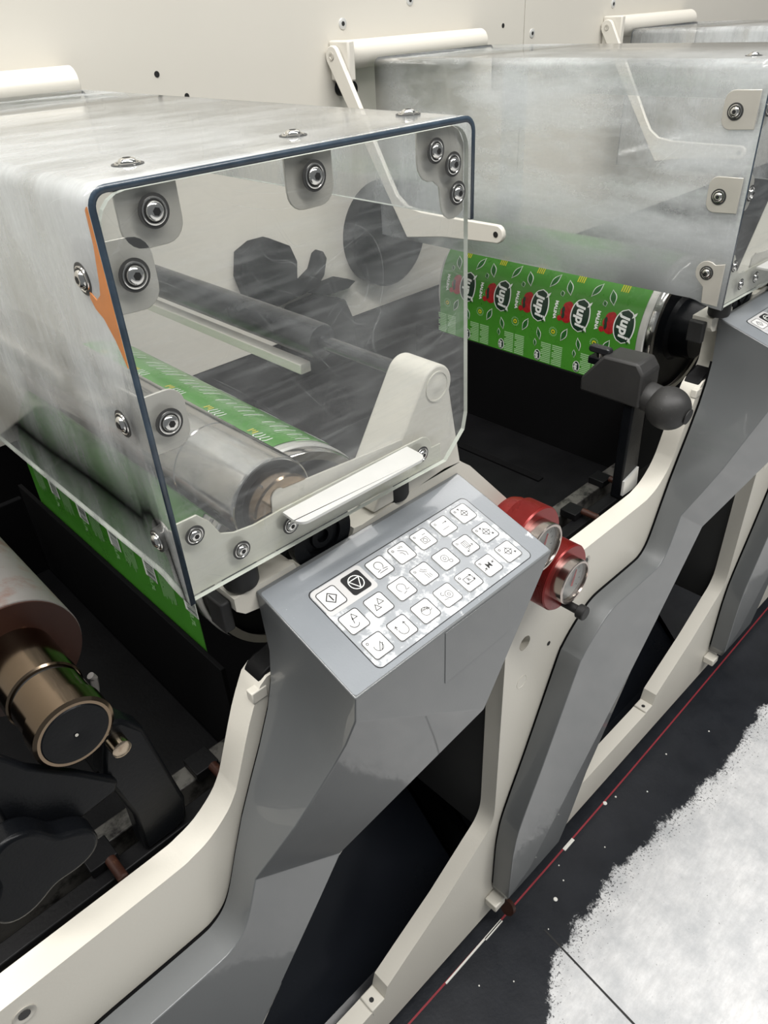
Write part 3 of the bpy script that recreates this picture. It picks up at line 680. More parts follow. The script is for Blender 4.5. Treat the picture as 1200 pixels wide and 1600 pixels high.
# ---------------------------------------------------------------- transparent safety covers
def cover(k, label, dy=0.0, shell='poly_shell', full=True):
    t = thing('safety_cover', label, 'safety cover', (k * PIT, dy, 0), 'clear safety covers over the printing units')
    XR, ZT, YF, YB = 0.324, 1.4055, -0.0156, 0.662
    prof = [(0.0, 1.116), (0.0, 1.25)] + arc(0.012, ZT - 0.012, 0.012, 180, 90, 6) + [(0.16, ZT)] + arc(XR - 0.012, ZT - 0.012, 0.012, 90, 0, 6) + [(XR, 1.3275)]
    ys = [YF, 0.0, 0.012, 0.022, 0.032, 0.20, 0.42, YB]; zb = [1.1075, 1.1085, 1.111, 1.1145, 1.116, 1.114, 1.112, 1.112]
    mb = MB(); n = len(prof)
    vs = []
    for y, z in zip(ys, zb):
        for i, (x, zz) in enumerate(prof): vs.append((x, y, z if i == 0 else zz))
    fs = [(j * n + i, j * n + i + 1, (j + 1) * n + i + 1, (j + 1) * n + i) for j in range(len(ys) - 1) for i in range(n - 1)]
    mb.add(vs, fs)
    sh = mb.build('shell', [shell, 'poly_edge'], t, smooth=60)
    # make sure the faces look outwards, then give the sheet its thickness inwards
    me = sh.data
    if me.polygons[0].normal.x > 0: me.flip_normals()
    sd = sh.modifiers.new('thickness', 'SOLIDIFY'); sd.thickness = 0.0045; sd.offset = -1; sd.material_offset_rim = 1; sd.use_even_offset = True
    # flat front plate with rounded corners
    fp = [(0.0052, 1.1085), (0.2925, 1.1055), (0.3190, 1.130), (0.3228, 1.1473), (0.3190, 1.327)] + arc(XR - 0.0245, ZT - 0.0245, 0.019, 0, 90, 5) + arc(0.0245, ZT - 0.0245, 0.019, 90, 180, 5)
    fpo = MB().plate(fp, -0.0135, -0.0090)
    o = len(fp)
    fpo.m = [0, 0] + [1] * (len(fpo.f) - 2)
    fpo.build('front_panel', ['poly_front', 'poly_edge'], t, smooth=0)
    # vertical stiffening strip inside the left wall
    MB().plate([(0.340, 1.396), (0.385, 1.396), (0.385, 1.168), (0.340, 1.178)], 0.0052, 0.0072, 'yz').build('stiffener', 'poly_shell_hazy', t)
    YFP = -0.0135
    FX = (-0.0018, -0.0001) if k == 1 else (0.0047, 0.0064)
    def lbracket(pts, name='bracket', y0=-0.0088, th=0.0018):
        return MB().plate(pts, y0, y0 + th).build(name, 'stainless', t, bevel=0.0006)
    # brackets folded from top to front
    for bx, by in ((0.0391, 1.3864), (0.1601, 1.3863)):
        w = 0.0205
        lbracket([(bx - w, 1.4005), (bx - w, 1.388)] + arc(bx - w + 0.013, by - 0.008, 0.013, 180, 270, 5) + arc(bx + w - 0.013, by - 0.008, 0.013, 270, 360, 5) + [(bx + w, 1.388), (bx + w, 1.4005)])
        MB().box(bx - w, bx + w, -0.0088, 0.045, 1.3988, 1.4006).build('bracket_flange', 'stainless', t, bevel=0.0006)
        bolt(t, (bx, YFP, by), (0, -1, 0))
    for bx, by in ((0.0518, 0.0321), (0.1795, 0.0304), (0.300, 0.0345)):
        bolt(t, (bx, by, ZT), (0, 0, 1), 1.0)
    # corner brackets folded from the left wall to the front
    for bz, lz, fz in ((1.352, 1.3506, 1.3542), (1.2545, 1.2523, 1.2568)):
        lbracket([(0.0048, bz - 0.020)] + arc(0.022, bz - 0.008, 0.013, 270, 360, 5) + arc(0.022, bz + 0.010, 0.013, 0, 90, 5) + [(0.0048, bz + 0.023)])
        MB().plate([(-0.0088, bz - 0.020)] + arc(0.022, bz - 0.010, 0.012, 270, 360, 5) + arc(0.022, bz + 0.010, 0.012, 0, 90, 5) + [(-0.0088, bz + 0.023)], FX[0], FX[1], 'yz').build('bracket_flange', 'stainless', t, bevel=0.0006)
        bolt(t, (0.0183, YFP, fz), (0, -1, 0)); bolt(t, (min(0.0, FX[0]), 0.0182, lz), (-1, 0, 0))
    # foot bracket on the left wall
    MB().plate([(-0.0088, 1.112), (0.014, 1.113), (0.016, 1.135)] + arc(0.0145, 1.1547, 0.016, -50, 130, 8) + [(-0.0088, 1.170)], FX[0], FX[1], 'yz').build('foot_bracket', 'stainless', t, bevel=0.0006)
    bolt(t, (min(0.0, FX[0]), 0.0145, 1.1547), (-1, 0, 0), 0.95)
    # three-bolt corner bracket on the right
    pts = [(0.2645, 1.4005), (0.2645, 1.385)] + arc(0.2805, 1.3785, 0.016, 180, 275, 5) + [(0.289, 1.3575), (0.2905, 1.347)] + arc(0.3055, 1.3445, 0.0145, 180, 300, 5) + [(0.318, 1.335), (0.3185, 1.385), (0.312, 1.396), (0.303, 1.4005)]
    lbracket(pts, 'corner_bracket')
    for bx, bz in ((0.2803, 1.3851), (0.3002, 1.3728), (0.3058, 1.3506)): bolt(t, (bx, YFP, bz), (0, -1, 0), 0.92)
    # clamp strip along the bottom of the front plate, with handle and rubber feet
    st = [(0.0055, 1.1095), (0.2895, 1.1062), (0.2895, 1.125)] + arc(0.262, 1.128, 0.014, -10, 100, 5) + [(0.24, 1.1425), (0.098, 1.1445), (0.070, 1.1435), (0.052, 1.1460), (0.0405, 1.151), (0.0335, 1.166), (0.0245, 1.1765), (0.0055, 1.177)]
    MB().plate(st, -0.0088, -0.0070).build('clamp_strip', 'clamp_strip', t, bevel=0.0005)
    for bx, bz in ((0.0174, 1.1643), (0.0527, 1.1307), (0.1015, 1.1289), (0.2583, 1.1279)): bolt(t, (bx, YFP, bz), (0, -1, 0), 0.8)
    hd = MB().plate([(0.0953, -0.0137), (0.0945, -0.030)] + arc(0.1035, -0.0295, 0.009, 180, 270, 5) + arc(0.2285, -0.0315, 0.009, 270, 360, 5) + [(0.2385, -0.0137)], 1.1425, 1.1450, 'xy').build('handle', 'aluminium', t, bevel=0.0008)
    MB().plate([(0.090, 1.1435), (0.2395, 1.1415), (0.2385, 1.149), (0.104, 1.1605)] + arc(0.099, 1.155, 0.008, 70, 180, 5), -0.0070, -0.0050).build('handle_plate', 'stainless', hd)
    for bx in (0.060, 0.242):
        MB().lathe([(0, 0.0145), (0.003, 0.0158), (0.026, 0.0158), (0.030, 0.0140)], (bx, 0.0115, 1.0790), (0, 0, 1), 28).build('rubber_foot', 'rubber', t)
        MB().box(bx - 0.012, bx + 0.012, -0.0070, 0.020, 1.1085, 1.1105).build('foot_tab', 'stainless', t)
    if k == 0:
        # orange paint run on the corner
        st_ = [(-0.0154, 1.396), (-0.0128, 1.394), (-0.0118, 1.375), (-0.0085, 1.362), (-0.006, 1.352), (-0.003, 1.345), (0.004, 1.3405), (0.0115, 1.344), (0.013, 1.340), (0.009, 1.334), (0.001, 1.330), (-0.008, 1.318), (-0.0154, 1.302)]
        MB().plate(st_, -0.0009, -0.0002, 'yz').build('paint_run', 'rust_orange', t)
    return t
v0 = cover(0, 'scratched clear cover with an orange paint run on its corner')
v1 = cover(1, 'hazy clear cover standing beyond the cream boomerang arm', -0.012, 'poly_shell_hazy')
v2 = cover(2, 'clear cover at the back, behind the hazier one', -0.006)

# ---------------------------------------------------------------- hinge tubes and arms on the wall
def hinge(k, label):
    t = thing('cover_hinge', label, 'hinge', (k * PIT, 0, 0), 'cover hinges on the cream wall')
    MB().lathe([(0, 0.0215), (0.37, 0.0215), (0.3715, 0.020)], (-0.055, 0.679, 1.4115), (1, 0, 0), 36).build('tube', 'cream_wall', t)
    MB().box(-0.058, -0.043, 0.650, 0.6995, 1.374, 1.4335).build('bracket', 'cream_wall', t, bevel=0.003)
    A = Vector((0.6825, 1.4115)); E_ = Vector((0.520, 1.160)); F = Vector((0.318, 1.1735))
    arm = arc(A.x, A.y, 0.0155, -30, 150, 8) + [(0.555, 1.232), (0.538, 1.207), (0.515, 1.192), (0.48, 1.187), (0.40, 1.1865)] + arc(F.x, F.y, 0.0140, 80, 280, 8) + [(0.43, 1.153), (0.515, 1.140)]
    a = MB().plate(arm, -0.0680, -0.0590, 'yz').build('arm', 'cream_wall', t, bevel=0.0015)
    MB().lathe([(0, 0.006), (0.0014, 0.006), (0.0014, 0.0035), (0.0006, 0.003)], (-0.0680, A.x, A.y), (-1, 0, 0), 20).build('pivot_screw', 'stainless', a)
    MB().lathe([(0, 0.0045), (0.0008, 0.0045)], (-0.0680, F.x, F.y), (-1, 0, 0), 16).build('hole', 'socket_black', a)
    MB().cyl((-0.040, 0.665, 1.362), (0, 1, 0), 0.012, 0.034, 20).build('stop_knob', 'black_metal', t)
    return t
hinge(0, 'cream hinge tube beside the wall, over the scratched cover')
hinge(1, 'cream hinge tube with boomerang arm between two covers')
hinge(2, 'cream hinge tube with arm beside the wall, farthest along')

# ---------------------------------------------------------------- impression drums, printed web
DC, DZ, DR = 0.180, 1.000, 0.117
WY0, WY1 = 0.124, 0.556
def drum_pt(y, s, h=0.0):
    """s: length along the web; 0 where it leaves the drum at its left, positive up and over, negative straight down"""
    r = DR + h
    if s >= 0:
        a = PI - s / DR
        return (DC + r * math.cos(a), y, DZ + r * math.sin(a))
    return (DC - r, y, DZ + s)
def drum(k, label):
    t = thing('impression_drum', label, 'roller', (k * PIT, 0, 0), 'impression drums under the web')
    R0 = DR - 0.0012
    MB().lathe([(0, R0 - 0.002), (0.002, R0), (0.449, R0), (0.451, R0 - 0.002)], (DC, 0.112, DZ), (0, 1, 0), 96).build('barrel', 'drum_rim', t)
    MB().lathe([(0.008, R0 - 0.010), (0.012, R0 - 0.010), (0.012, R0 - 0.055), (0.002, 0.05), (-0.03, 0.045), (-0.03, 0.01)], (DC, 0.100, DZ), (0, 1, 0), 64).build('end_disc', 'black_metal', t)
    MB().lathe([(0, R0 - 0.013), (0.0, R0 - 0.004), (0.004, R0 - 0.002), (0.011, R0 - 0.002)], (DC, 0.100, DZ), (0, 1, 0), 80, caps=False).build('end_ring', 'turned_steel', t)
    return t
drum(0, 'pale steel drum under the web below the scratched cover')
drum(1, 'pale steel drum turning the logo-printed web')
def web(k, label, face):
    t = thing('printed_web', label, 'paper web', (k * PIT, 0, 0))
    ss = [-0.16 + 0.02 * i for i in range(8)] + [DR * math.radians(5 * i) for i in range(0, 27)]
    mb = MB(); n = len(ss)
    vs = [drum_pt(y, s, h) for h in (0.0, -0.0006) for y in (WY0, WY1) for s in ss]
    fs = []
    for b_ in (0, 2 * n):
        fs += [(b_ + i, b_ + i + 1, b_ + n + i + 1, b_ + n + i) for i in range(n - 1)]
    fs += [(i, 2 * n + i, 2 * n + i + 1, i + 1) for i in range(n - 1)] + [(n + i, n + i + 1, 3 * n + i + 1, 3 * n + i) for i in range(n - 1)]
    fs += [(0, n, 3 * n, 2 * n), (n - 1, 3 * n - 1, 4 * n - 1, 2 * n - 1)]
    mb.add(vs, fs); mb.build('sheet', 'green_web', t)
    return t
PM = ['white_print', 'dark_print', 'leaf_print', 'berry_print', 'yellow_print', 'pale_green_print']
class Pr(MB):
    """print on the web; local frame: a = along reading direction (down the web, -s), b = across (letters' up = towards the aisle, -y)"""
    def __init__(s, y, q): super().__init__(); s.y0, s.s0 = y, q
    def pt(s, a, b_, h): return drum_pt(s.y0 - b_, s.s0 - a, h)
    def ell(s, a, b_, ra, rb, mi, h, rot=0.0, n=14, m=None):
        # filled ellipse in rows
        c, sn = math.cos(rot), math.sin(rot); vs, fs = [], []
        for i in range(n + 1):
            u = -ra + 2 * ra * i / n; w = rb * math.sqrt(max(0, 1 - (u / ra) ** 2))
            if m == 'leaf': w = rb * (math.sin(PI * i / n)) ** 1.3
            for e in (-w, w): vs.append(s.pt(a + u * c - e * sn, b_ + u * sn + e * c, h))
        fs = [(2 * i, 2 * i + 1, 2 * i + 3, 2 * i + 2) for i in range(n)]
        s.add(vs, fs, mi)
    def rect(s, a0, a1, b0, b1, mi, h, n=4):
        vs = []; 
        for i in range(n + 1):
            a = a0 + (a1 - a0) * i / n; vs += [s.pt(a, b0, h), s.pt(a, b1, h)]
        s.add(vs, [(2 * i, 2 * i + 1, 2 * i + 3, 2 * i + 2) for i in range(n)], mi)
    def line(s, pts, w, mi, h):
        vs, fs = strokes([pts], w); s.add([s.pt(p[0], p[1], h) for p in vs], fs, mi)
    def leaf(s, a, b_, ra, rb, rot, h=0.0004):
        s.ell(a, b_, ra * 1.15, rb * 1.15, 0, h, rot, m='leaf'); s.ell(a, b_, ra * 1.02, rb * 0.88, 2, h + 0.0004, rot, m='leaf')
    def text(s, t_, size, a, b_, mi, h, bold=0.0, shear=0.0, rot=0.0):
        v, f = text_geo(t_, size, bold, shear); c, sn = math.cos(rot), math.sin(rot)
        s.add([s.pt(a + p.x * c - p.y * sn, b_ + p.x * sn + p.y * c, h) for p in v], f, mi)
    def done(s, name, parent): return s.build(name, PM, parent, smooth=0, weld=False)
w1 = web(1, 'green web printed with fruit drink labels and logos', True)
for i in range(5):
    y = 0.1500 + 0.0842 * i
    p = Pr(y, 0.0240)
    p.ell(0, 0, 0.0285, 0.0195, 0, 0.0004); p.ell(0, 0, 0.0268, 0.0172, 1, 0.0008)
    p.text('\u0237upi', 0.0245, 0.0, 0.001, 0, 0.0013, 0.0009, 0.15)
    p.ell(-0.0205, 0.014, 0.0065, 0.0022, 0, 0.0012, -0.6, m='leaf'); p.ell(0.020, 0.0135, 0.0062, 0.0022, 0, 0.0012, 0.5, m='leaf'); p.ell(0.024, 0.010, 0.004, 0.0014, 1, 0.0014, 0.4, m='leaf')
    p.done('logo', w1)
    p = Pr(y + 0.0275, 0.0240)
    for a, b_, r in ((-0.008, 0.001, 0.0100), (0.0005, -0.003, 0.0095), (0.008, 0.001, 0.0105), (0.0125, -0.0125, 0.0050), (-0.012, 0.003, 0.007)): p.ell(a, b_, r, r, 3, 0.0003)
    for a, b_ in ((-0.003, -0.007), (0.006, -0.006)): p.ell(a, b_, 0.006, 0.003, 1, 0.00035)
    p.done('raspberry', w1)
    p = Pr(y + 0.0505, 0.0240); p.text('MALINA', 0.0085, 0, 0, 0, 0.0005, 0.0004)
    for q in range(3): p.rect(-0.004 + q * 0.004, -0.0015 + q * 0.004, 0.0065, 0.0075, 5, 0.0004)
    p.done('flavour_name', w1)
    for lf_ in ((-0.0647, -0.034, 0.0125, 0.0055, 0.45), (-0.071, -0.067, 0.0130, 0.0052, -0.5), (-0.0527, -0.0445, 0.0050, 0.0035, 0.5), (0.016, -0.027, 0.0125, 0.0050, -0.45), (0.026, 0.004, 0.0105, 0.0042, 0.25), (0.0445, -0.003, 0.0065, 0.003, 0.1)):
        if WY0 + 0.006 < y - lf_[1] < WY1 - 0.006:
            p = Pr(y, 0.0); p.leaf(*lf_); p.done('leaf_motif', w1)
    p = Pr(y + 0.050, -0.0155)
    for q in range(16):
        an = 2 * PI * q / 16; p.line([(0.0062 * math.cos(an), 0.0062 * math.sin(an)), (0.0088 * math.cos(an), 0.0088 * math.sin(an))], 0.0013, 5, 0.0004)
    p.ell(0, 0, 0.004, 0.004, 4, 0.0004); p.ell(0, 0, 0.0018, 0.0018, 2, 0.0008)
    p.done('round_badge', w1)
    p = Pr(y, 0.0)
    for b0 in (-0.049, -0.0735):
        for q in range(11): p.rect(0.040 + q * 0.0035, 0.0421 + q * 0.0035, b0 + (0.004 if q % 4 == 3 else 0), b0 + 0.0215, 5, 0.0004, 1)
    p.done('text_block', w1)
    p = Pr(y - 0.004, -0.067)
    p.ell(0, 0, 0.0105, 0.0068, 0, 0.0004); p.ell(0, 0, 0.0096, 0.0057, 1, 0.0008); p.text('\u0237upi', 0.009, 0, 0, 0, 0.0012, 0.0003, 0.15)
    p.done('small_logo', w1)
    p = Pr(y + 0.018, 0.085)
    for q in range(4): p.rect(-0.010, 0.008, -0.008 + q * 0.004, -0.0062 + q * 0.004, 4, 0.0004, 3)
    p.done('yellow_bars', w1)
w0 = web(0, 'green web with barcodes wrapped round the drum under the scratched cover', False)
for i in range(5):
    y = 0.150 + 0.0842 * i
    p = Pr(y - 0.012, -0.024)
    p.rect(-0.012, 0.012, -0.010, 0.016, 0, 0.0004, 2)
    x = -0.0105
    while x < 0.0105:
        w_ = random.choice((0.0006, 0.001, 0.0014)); p.rect(x, x + w_, -0.005, 0.0145, 1, 0.0007, 1); x += w_ + random.choice((0.0006, 0.0011))
    p.done('barcode', w0)
    p = Pr(y - 0.012, -0.046); p.text('0,7L', 0.011, 0, 0, 5, 0.0004, 0.0002); p.done('volume_mark', w0)
    p = Pr(y + 0.032, -0.02)
    for q in range(9): p.rect(-0.03 + random.uniform(0, 0.01), 0.03 - random.uniform(0, 0.012), -0.016 + q * 0.0035, -0.0147 + q * 0.0035, 5, 0.0004, 4)
    p.done('text_block', w0)
    # part of the print that goes over the top of the drum
    p = Pr(y, 0.195)
    p.line([(-0.004, -0.006), (0.006, -0.009), (0.010, -0.004), (0.004, -0.0005), (-0.004, -0.001)], 0.0013, 0, 0.0005); p.done('leaf_motif', w0); p = Pr(y, 0.195)
    p.line([(-0.004, 0.006), (0.006, 0.003), (0.010, 0.008), (0.004, 0.0115), (-0.004, 0.011)], 0.0013, 0, 0.0005); p.done('leaf_motif', w0); p = Pr(y, 0.195)
    p.line([(0.012, -0.022), (0.016, -0.020), (0.018, -0.026)], 0.0013, 0, 0.0005)
    p.done('leaf_motif', w0)
    p = Pr(y, 0.215)
    for q in range(14): p.rect(-0.016 - random.uniform(0, 0.014), 0.004 - random.uniform(0, 0.008), -0.034 + q * 0.0048, -0.0324 + q * 0.0048, 0 if q % 3 == 0 else 5, 0.0004, 3)
    p.done('text_block', w0)
    p = Pr(y + 0.018, 0.195); 
    for q in range(3): p.rect(-0.003, 0.005 - 0.003 * (q % 2), -0.004 + q * 0.0042, -0.002 + q * 0.0042, 4, 0.0004, 1)
    p.done('yellow_mark', w0)
    p = Pr(y - 0.005, 0.262); p.rect(-0.003, 0.002, -0.018, 0.018, 0, 0.0004, 2); p.done('white_bar', w0)

# ---------------------------------------------------------------- steel plate cylinder inside the scratched cover
t = thing('plate_cylinder', 'bright turned steel cylinder lying under the scratched cover', 'roller', (0.1041, 0, 1.1394))
MB().lathe([(0.102, 0.0398), (0.103, 0.0406), (0.58, 0.0406)], (0, 0, 0), (0, 1, 0), 72).build('barrel', 'turned_steel', t)
MB().lathe([(0.0118, 0.0384), (0.0125, 0.0394), (0.016, 0.0404), (0.1012, 0.0404), (0.1014, 0.0388)], (0, 0, 0), (0, 1, 0), 72).build('bearer_ring', 'turned_steel', t)
MB().lathe([(-0.0060, 0.0295), (-0.0045, 0.0312), (0.0200, 0.0312)], (0, 0, 0), (0, 1, 0), 64).build('journal', 'turned_bronze', t)
MB().lathe([(0.0108, 0.0376), (0.0195, 0.0376)], (0, 0, 0), (0, 1, 0), 64).build('groove', 'socket_black', t)
def on_cyl(r, yc, ang, tx, size, name):
    v, f = text_geo(tx, size, 0.0001); mb = MB()
    mb.add([(r * math.cos(ang + p.y / r * 0) * 1.0 if False else r * math.cos(ang - p.x / r), yc + p.y * 1.0, r * math.sin(ang - p.x / r)) for p in v], f)
    return mb.build(name, 'ink_grey', t, smooth=0, weld=False)
on_cyl(0.0406, 0.036, math.radians(185), '21', 0.011, 'stamped_number')
on_cyl(0.0314, 0.001, math.radians(120), '3', 0.006, 'stamped_number')

# idler roller held by the arm
t = thing('idler_roller', 'dark idler roller under the scratched cover, above the web', 'roller', (0.302, 0, 1.178))
MB().lathe([(0.175, 0.012), (0.177, 0.0185), (0.181, 0.020), (0.55, 0.020)], (0, 0, 0), (0, 1, 0), 48).build('barrel', 'roller_dark', t)
MB().lathe([(0.05, 0.008), (0.60, 0.008)], (0, 0, 0), (0, 1, 0), 24).build('shaft', 'roller_dark', t)
b_ = MB().box(0.285, 0.300, 0.20, 0.55, 1.138, 1.150).build('guide_bar', 'cream_wall', None, bevel=0.001); tag(b_, 'pale metal bar below the dark idler roller', 'bar')

# ---------------------------------------------------------------- dark bays between the units
def bay(k, lab):
    t = thing('ink_tray', lab[0], 'tray', (k * PIT, 0, 0), 'black trays in the bays')
    MB().box(-0.36, 0.055, 0.112, 0.62, 0.750, 0.765).build('tray_floor', 'black_dusty', t, bevel=0.002)
    MB().box(-0.36, 0.055, 0.62, 0.63, 0.750, 0.90).build('tray_rim', 'black_flat', t, bevel=0.002)
    MB().box(-0.07, -0.055, 0.20, 0.46, 0.765, 0.768).build('slot', 'black_flat', t)
    p = MB().box(0.0555, 0.0612, 0.085, 0.62, 0.60, 0.922).build('splash_plate', 'black_flat', None, bevel=0.001); p.location.x = k * PIT
    tag(p, lab[1], 'plate', 'black splash plates below the web')
    for q, (y0, y1, z1) in enumerate(((0.084, 0.108, 0.800), (0.044, 0.064, 0.800))):
        r = MB().box(-0.36, 0.06, y0, y1, 0.765, z1).build('slide_rail', ('worn_rail', 'black_dusty')[q], None, bevel=0.0015); r.location.x = k * PIT
        tag(r, lab[2 + q], 'rail', 'slide rails along the bays')
        if k == 0 and q == 0:
            for bx, by, br in ((-0.1945, 0.1015, 0.0042), (-0.1855, 0.0960, 0.0052), (-0.1985, 0.0930, 0.0050)):
                MB().lathe([(0, br), (0.003, br), (0.0036, br * 0.8), (0.0036, br * 0.5), (0.0022, br * 0.45)], (bx, by, z1), (0, 0, 1), 20).build('bolt', 'brown_disc', r)
    return t
bay(0, ('black ink tray in the bay with the stained roller', 'black splash plate below the barcode-printed web', 'scuffed slide rail beside the tray with the stained roller', 'dark slide rail beside the cream frame, under the lobed knob'))
bay(1, ('dusty black tray in the bay behind the ball lever', 'black splash plate below the logo-printed web', 'dusty slide rail beside the tray behind the ball lever', 'dark slide rail beside the red regulators'))
# blocks and pins on the rails
for k, spots in ((0, ((-0.118, 0.07), (0.012, 0.09))), (1, ((-0.16, 0.07), (-0.05, 0.09)))):
    for q, (x, y) in enumerate(spots):
        t = thing('rail_clamp', (('clamp block on the rail beside the lobed knob', 'clamp block on the rail beside the black splash plate'), ('clamp block on the rail by the red regulators', 'clamp block on the rail below the ball lever'))[k][q], 'clamp', (x + k * PIT, y, 0.8), 'clamp blocks on the rails')
        MB().box(-0.014, 0.014, -0.012, 0.016, 0.0003, 0.012).build('block', 'black_dusty', t, bevel=0.001)
        MB().lathe([(0, 0.0055), (0.026, 0.0055), (0.027, 0.0045)], (0.006, -0.012, 0.010), (0.0, -1, 0.0), 16).build('pin', 'brown_disc', t)

# anilox roller, drawn back in the near bay
t = thing('anilox_roller', 'brown-stained roller with stepped bronze journal in the near bay', 'roller', (-0.101, 0, 1.012))
MB().lathe([(0.146, 0.0560), (0.1475, 0.0590), (0.60, 0.0590)], (0, 0, 0), (0, 1, 0), 80).build('barrel', 'stained_roll', t)
MB().lathe([(0.1450, 0.0580), (0.147, 0.0580)], (0, 0, 0), (0, 1, 0), 72).build('end_disc', 'brown_disc', t)
MB().lathe([(0.0835, 0.0310), (0.085, 0.0325), (0.149, 0.0325)], (0, 0, 0), (0, 1, 0), 64).build('journal', 'turned_bronze', t)
MB().lathe([(0.0795, 0.0285), (0.0840, 0.0285)], (0, 0, 0), (0, 1, 0), 64).build('groove', 'socket_black', t)
MB().lathe([(0.049, 0.0306), (0.0790, 0.0306), (0.0800, 0.0296)], (0, 0, 0), (0, 1, 0), 64).build('journal_step', 'turned_bronze', t)
MB().lathe([(0.028, 0.0300), (0.0300, 0.0328), (0.0490, 0.0328), (0.0495, 0.0310)], (0, 0, 0), (0, 1, 0), 64).build('end_collar', 'turned_bronze', t)
c_ = MB().lathe([(0.0260, 0.0010), (0.0268, 0.0022), (0.0265, 0.0035), (0.0270, 0.0265), (0.0285, 0.0280)], (0, 0, 0), (0, 1, 0), 64).build('end_cap', 'black_metal', t)
MB().lathe([(0.0258, 0.0014), (0.0266, 0.0014)], (0, 0, 0), (0, 1, 0), 16).build('centre_mark', 'stainless', c_)

# bearing block, lobed knob and bronze pin below the roller
t = thing('bearing_block', 'black chamfered bearing block below the stained roller', 'machine part', (0, 0, 0))
MB().plate([(-0.0745, 0.985), (-0.060, 0.978), (-0.046, 0.955), (-0.030, 0.835), (-0.0345, 0.806), (-0.05, 0.8015), (-0.082, 0.8015), (-0.080, 0.86), (-0.092, 0.93)], 0.045, 0.070).build('block', 'black_metal', t, bevel=0.004)
MB().plate([(-0.172, 1.060), (-0.140, 0.999), (-0.110, 0.962), (-0.083, 0.925), (-0.088, 0.915), (-0.135, 0.910), (-0.172, 0.945)], 0.036, 0.046).build('cheek_plate', 'black_metal', t, bevel=0.003)
MB().lathe([(0, 0.0085), (0.018, 0.0085), (0.019, 0.0065)], (-0.072, 0.050, 0.962), (0, -1, 0), 24).build('pin', 'bronze', t)
MB().tube([(-0.062, 0.10, 0.965), (-0.059, 0.10, 0.978), (-0.0575, 0.10, 0.988), (-0.0595, 0.10, 0.993)], 0.0035).build('hook', 'stained_roll', t)
t = thing('lobed_knob', 'dark lobed hand knob with a worn bright rim', 'knob', (-0.168, 0.034, 0.915))
lob = [((0.041 + 0.010 * math.cos(3 * a + 0.9)) * math.cos(a), (0.041 + 0.010 * math.cos(3 * a + 0.9)) * math.sin(a)) for a in [2 * PI * i / 60 for i in range(60)]]
MB().plate(lob, -0.020, 0.003).build('grip', 'black_metal', t, bevel=0.004, seg=3)
MB().cyl((0, 0.003, 0), (0, 1, 0), 0.012, 0.012, 24).build('stem', 'stainless', t)

# ball-ended lever in the second bay
t = thing('ball_lever', 'black throw-off lever with a ball end and T-screw', 'lever', (PIT - 0.055, 0, 0))
MB().plate([(-0.02, 0.800), (0.028, 0.800), (0.020, 0.96), (0.022, 0.985), (-0.02, 0.985)], 0.040, 0.058).build('arm', 'black_metal', t, bevel=0.003)
hb = MB().plate([(0.030, 0.968), (0.132, 0.968), (0.132, 0.990), (0.098, 1.034), (0.042, 1.036), (0.030, 1.02)], -0.026, 0.024, 'yz').build('head_block', 'dusty_rubber', t, bevel=0.004)
MB().lathe([(0, 0.020), (0.010, 0.0225), (0.024, 0.0220), (0.034, 0.0190)], (-0.002, 0.040, 0.982), (0, -1, -0.12), 32).build('neck', 'dusty_rubber', t)
bl = MB().lathe([(0.0315 * (1 - math.cos(PI * i / 20)), 0.0005 + 0.0315 * math.sin(PI * i / 20) ** 0.92) for i in range(21)], (-0.004, 0.026, 0.977), (0.0, -1, -0.12), 40).build('ball', 'dusty_rubber', t)
MB().lathe([(0, 0.012), (0.001, 0.0118)], (-0.004, -0.0365, 0.9695), (0, -1, -0.12), 28).build('end_plug', 'rubber', bl)
MB().box(-0.018, 0.004, 0.098, 0.128, 1.012, 1.024).build('clamp_step', 'black_metal', t, bevel=0.002)
MB().cyl((-0.010, 0.112, 1.02), (0, 0, 1), 0.006, 0.018, 16).build('screw_stem', 'bolt_steel', t)
MB().plate(rrect(0.094, 0.130, 1.030, 1.041, 0.005, 4), -0.016, -0.004, 'yz').build('t_grip', 'roller_dark', t, bevel=0.002)
MB().plate([(-0.018, 0.808), (0.026, 0.806), (0.022, 0.845), (-0.0185, 0.835)], 0.0365, 0.0402).build('worn_patch', 'aluminium', t)

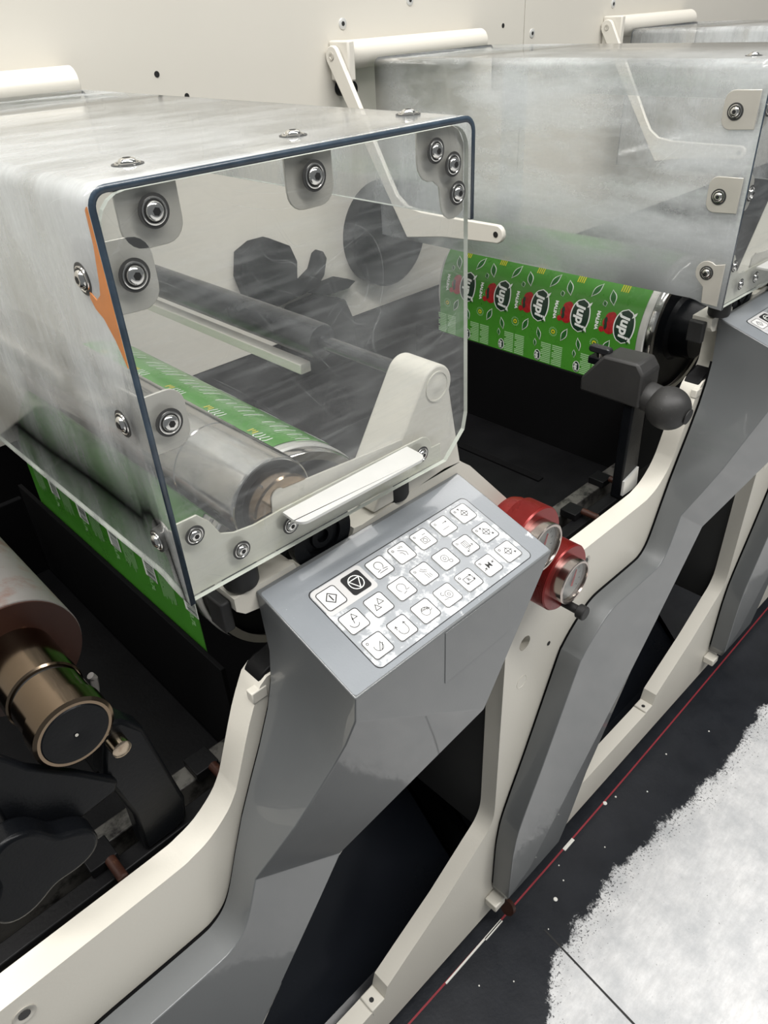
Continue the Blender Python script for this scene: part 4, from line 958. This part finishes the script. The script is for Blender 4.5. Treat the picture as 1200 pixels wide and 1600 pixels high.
# red pressure regulators with gauges on the frame
def regulator(x, z, label, plunger):
    t = thing('pressure_regulator', label, 'regulator', (x, 0, z), 'red pressure regulators on the frame')
    R_ = 0.0470
    bd = MB()
    prof = [(0.0, R_ - 0.006), (0.006, R_ - 0.004), (0.018, R_ - 0.004), (0.0185, R_ - 0.001)]
    d = 0.0185
    while d < 0.044:
        prof += [(d, R_), (d + 0.0006, R_), (d + 0.0008, R_ - 0.0006), (d + 0.0011, R_ - 0.0006)]; d += 0.0012
    prof += [(0.0455, R_), (0.0475, R_ - 0.0015)]
    bd.lathe(prof, (0, 0, 0), (0, -1, 0), 72).build('knurled_body', 'red_anodised', t)
    g = MB().lathe([(0.0, 0.0310), (0.0165, 0.0310), (0.0175, 0.0300), (0.0175, 0.0275), (0.0150, 0.0270), (0.0090, 0.0268)], (-0.003, -0.047, 0.004), (0, -1, 0), 56, caps=False).build('gauge_rim', 'gauge_steel', t)
    MB().lathe([(0, 0.0275), (0.0012, 0.0275)], (-0.003, -0.0555, 0.004), (0, -1, 0), 48).build('gauge_dial', 'gauge_dial', t)
    tk = MB()
    for i in range(11):
        a = math.radians(225 - 27 * i); c, s_ = math.cos(a), math.sin(a)
        vs, fs = strokes([[(0.018 * c, 0.018 * s_), (0.022 * c, 0.022 * s_)]], 0.0008); tk.add([(-0.003 + p[0], -0.0570, 0.004 + p[1]) for p in vs], fs)
    tk.build('dial_marks', 'ink_black', t, smooth=0, weld=False)
    MB().plate([(-0.0045, -0.004), (-0.001, -0.005), (0.006, 0.018), (0.0045, 0.0185)], -0.0590, -0.0582).build('needle', 'needle_red', t)
    MB().lathe([(0, 0.0272), (0.0012, 0.0272)], (-0.003, -0.0612, 0.004), (0, -1, 0), 48).build('gauge_glass', 'gauge_glass', t)
    if plunger: MB().lathe([(0, 0.0060), (0.022, 0.0060), (0.0225, 0.0085), (0.0235, 0.0098), (0.033, 0.0098), (0.0342, 0.0085)], (0.003, -0.0475, -0.0430), (0, -1, 0), 28).build('lock_plunger', 'rubber', t)
    return t
regulator(0.483, 0.859, 'red regulator with its gauge facing out and black plunger below', True)
regulator(0.409, 0.955, 'red regulator half hidden behind the grey console', False)

# inside the lower openings
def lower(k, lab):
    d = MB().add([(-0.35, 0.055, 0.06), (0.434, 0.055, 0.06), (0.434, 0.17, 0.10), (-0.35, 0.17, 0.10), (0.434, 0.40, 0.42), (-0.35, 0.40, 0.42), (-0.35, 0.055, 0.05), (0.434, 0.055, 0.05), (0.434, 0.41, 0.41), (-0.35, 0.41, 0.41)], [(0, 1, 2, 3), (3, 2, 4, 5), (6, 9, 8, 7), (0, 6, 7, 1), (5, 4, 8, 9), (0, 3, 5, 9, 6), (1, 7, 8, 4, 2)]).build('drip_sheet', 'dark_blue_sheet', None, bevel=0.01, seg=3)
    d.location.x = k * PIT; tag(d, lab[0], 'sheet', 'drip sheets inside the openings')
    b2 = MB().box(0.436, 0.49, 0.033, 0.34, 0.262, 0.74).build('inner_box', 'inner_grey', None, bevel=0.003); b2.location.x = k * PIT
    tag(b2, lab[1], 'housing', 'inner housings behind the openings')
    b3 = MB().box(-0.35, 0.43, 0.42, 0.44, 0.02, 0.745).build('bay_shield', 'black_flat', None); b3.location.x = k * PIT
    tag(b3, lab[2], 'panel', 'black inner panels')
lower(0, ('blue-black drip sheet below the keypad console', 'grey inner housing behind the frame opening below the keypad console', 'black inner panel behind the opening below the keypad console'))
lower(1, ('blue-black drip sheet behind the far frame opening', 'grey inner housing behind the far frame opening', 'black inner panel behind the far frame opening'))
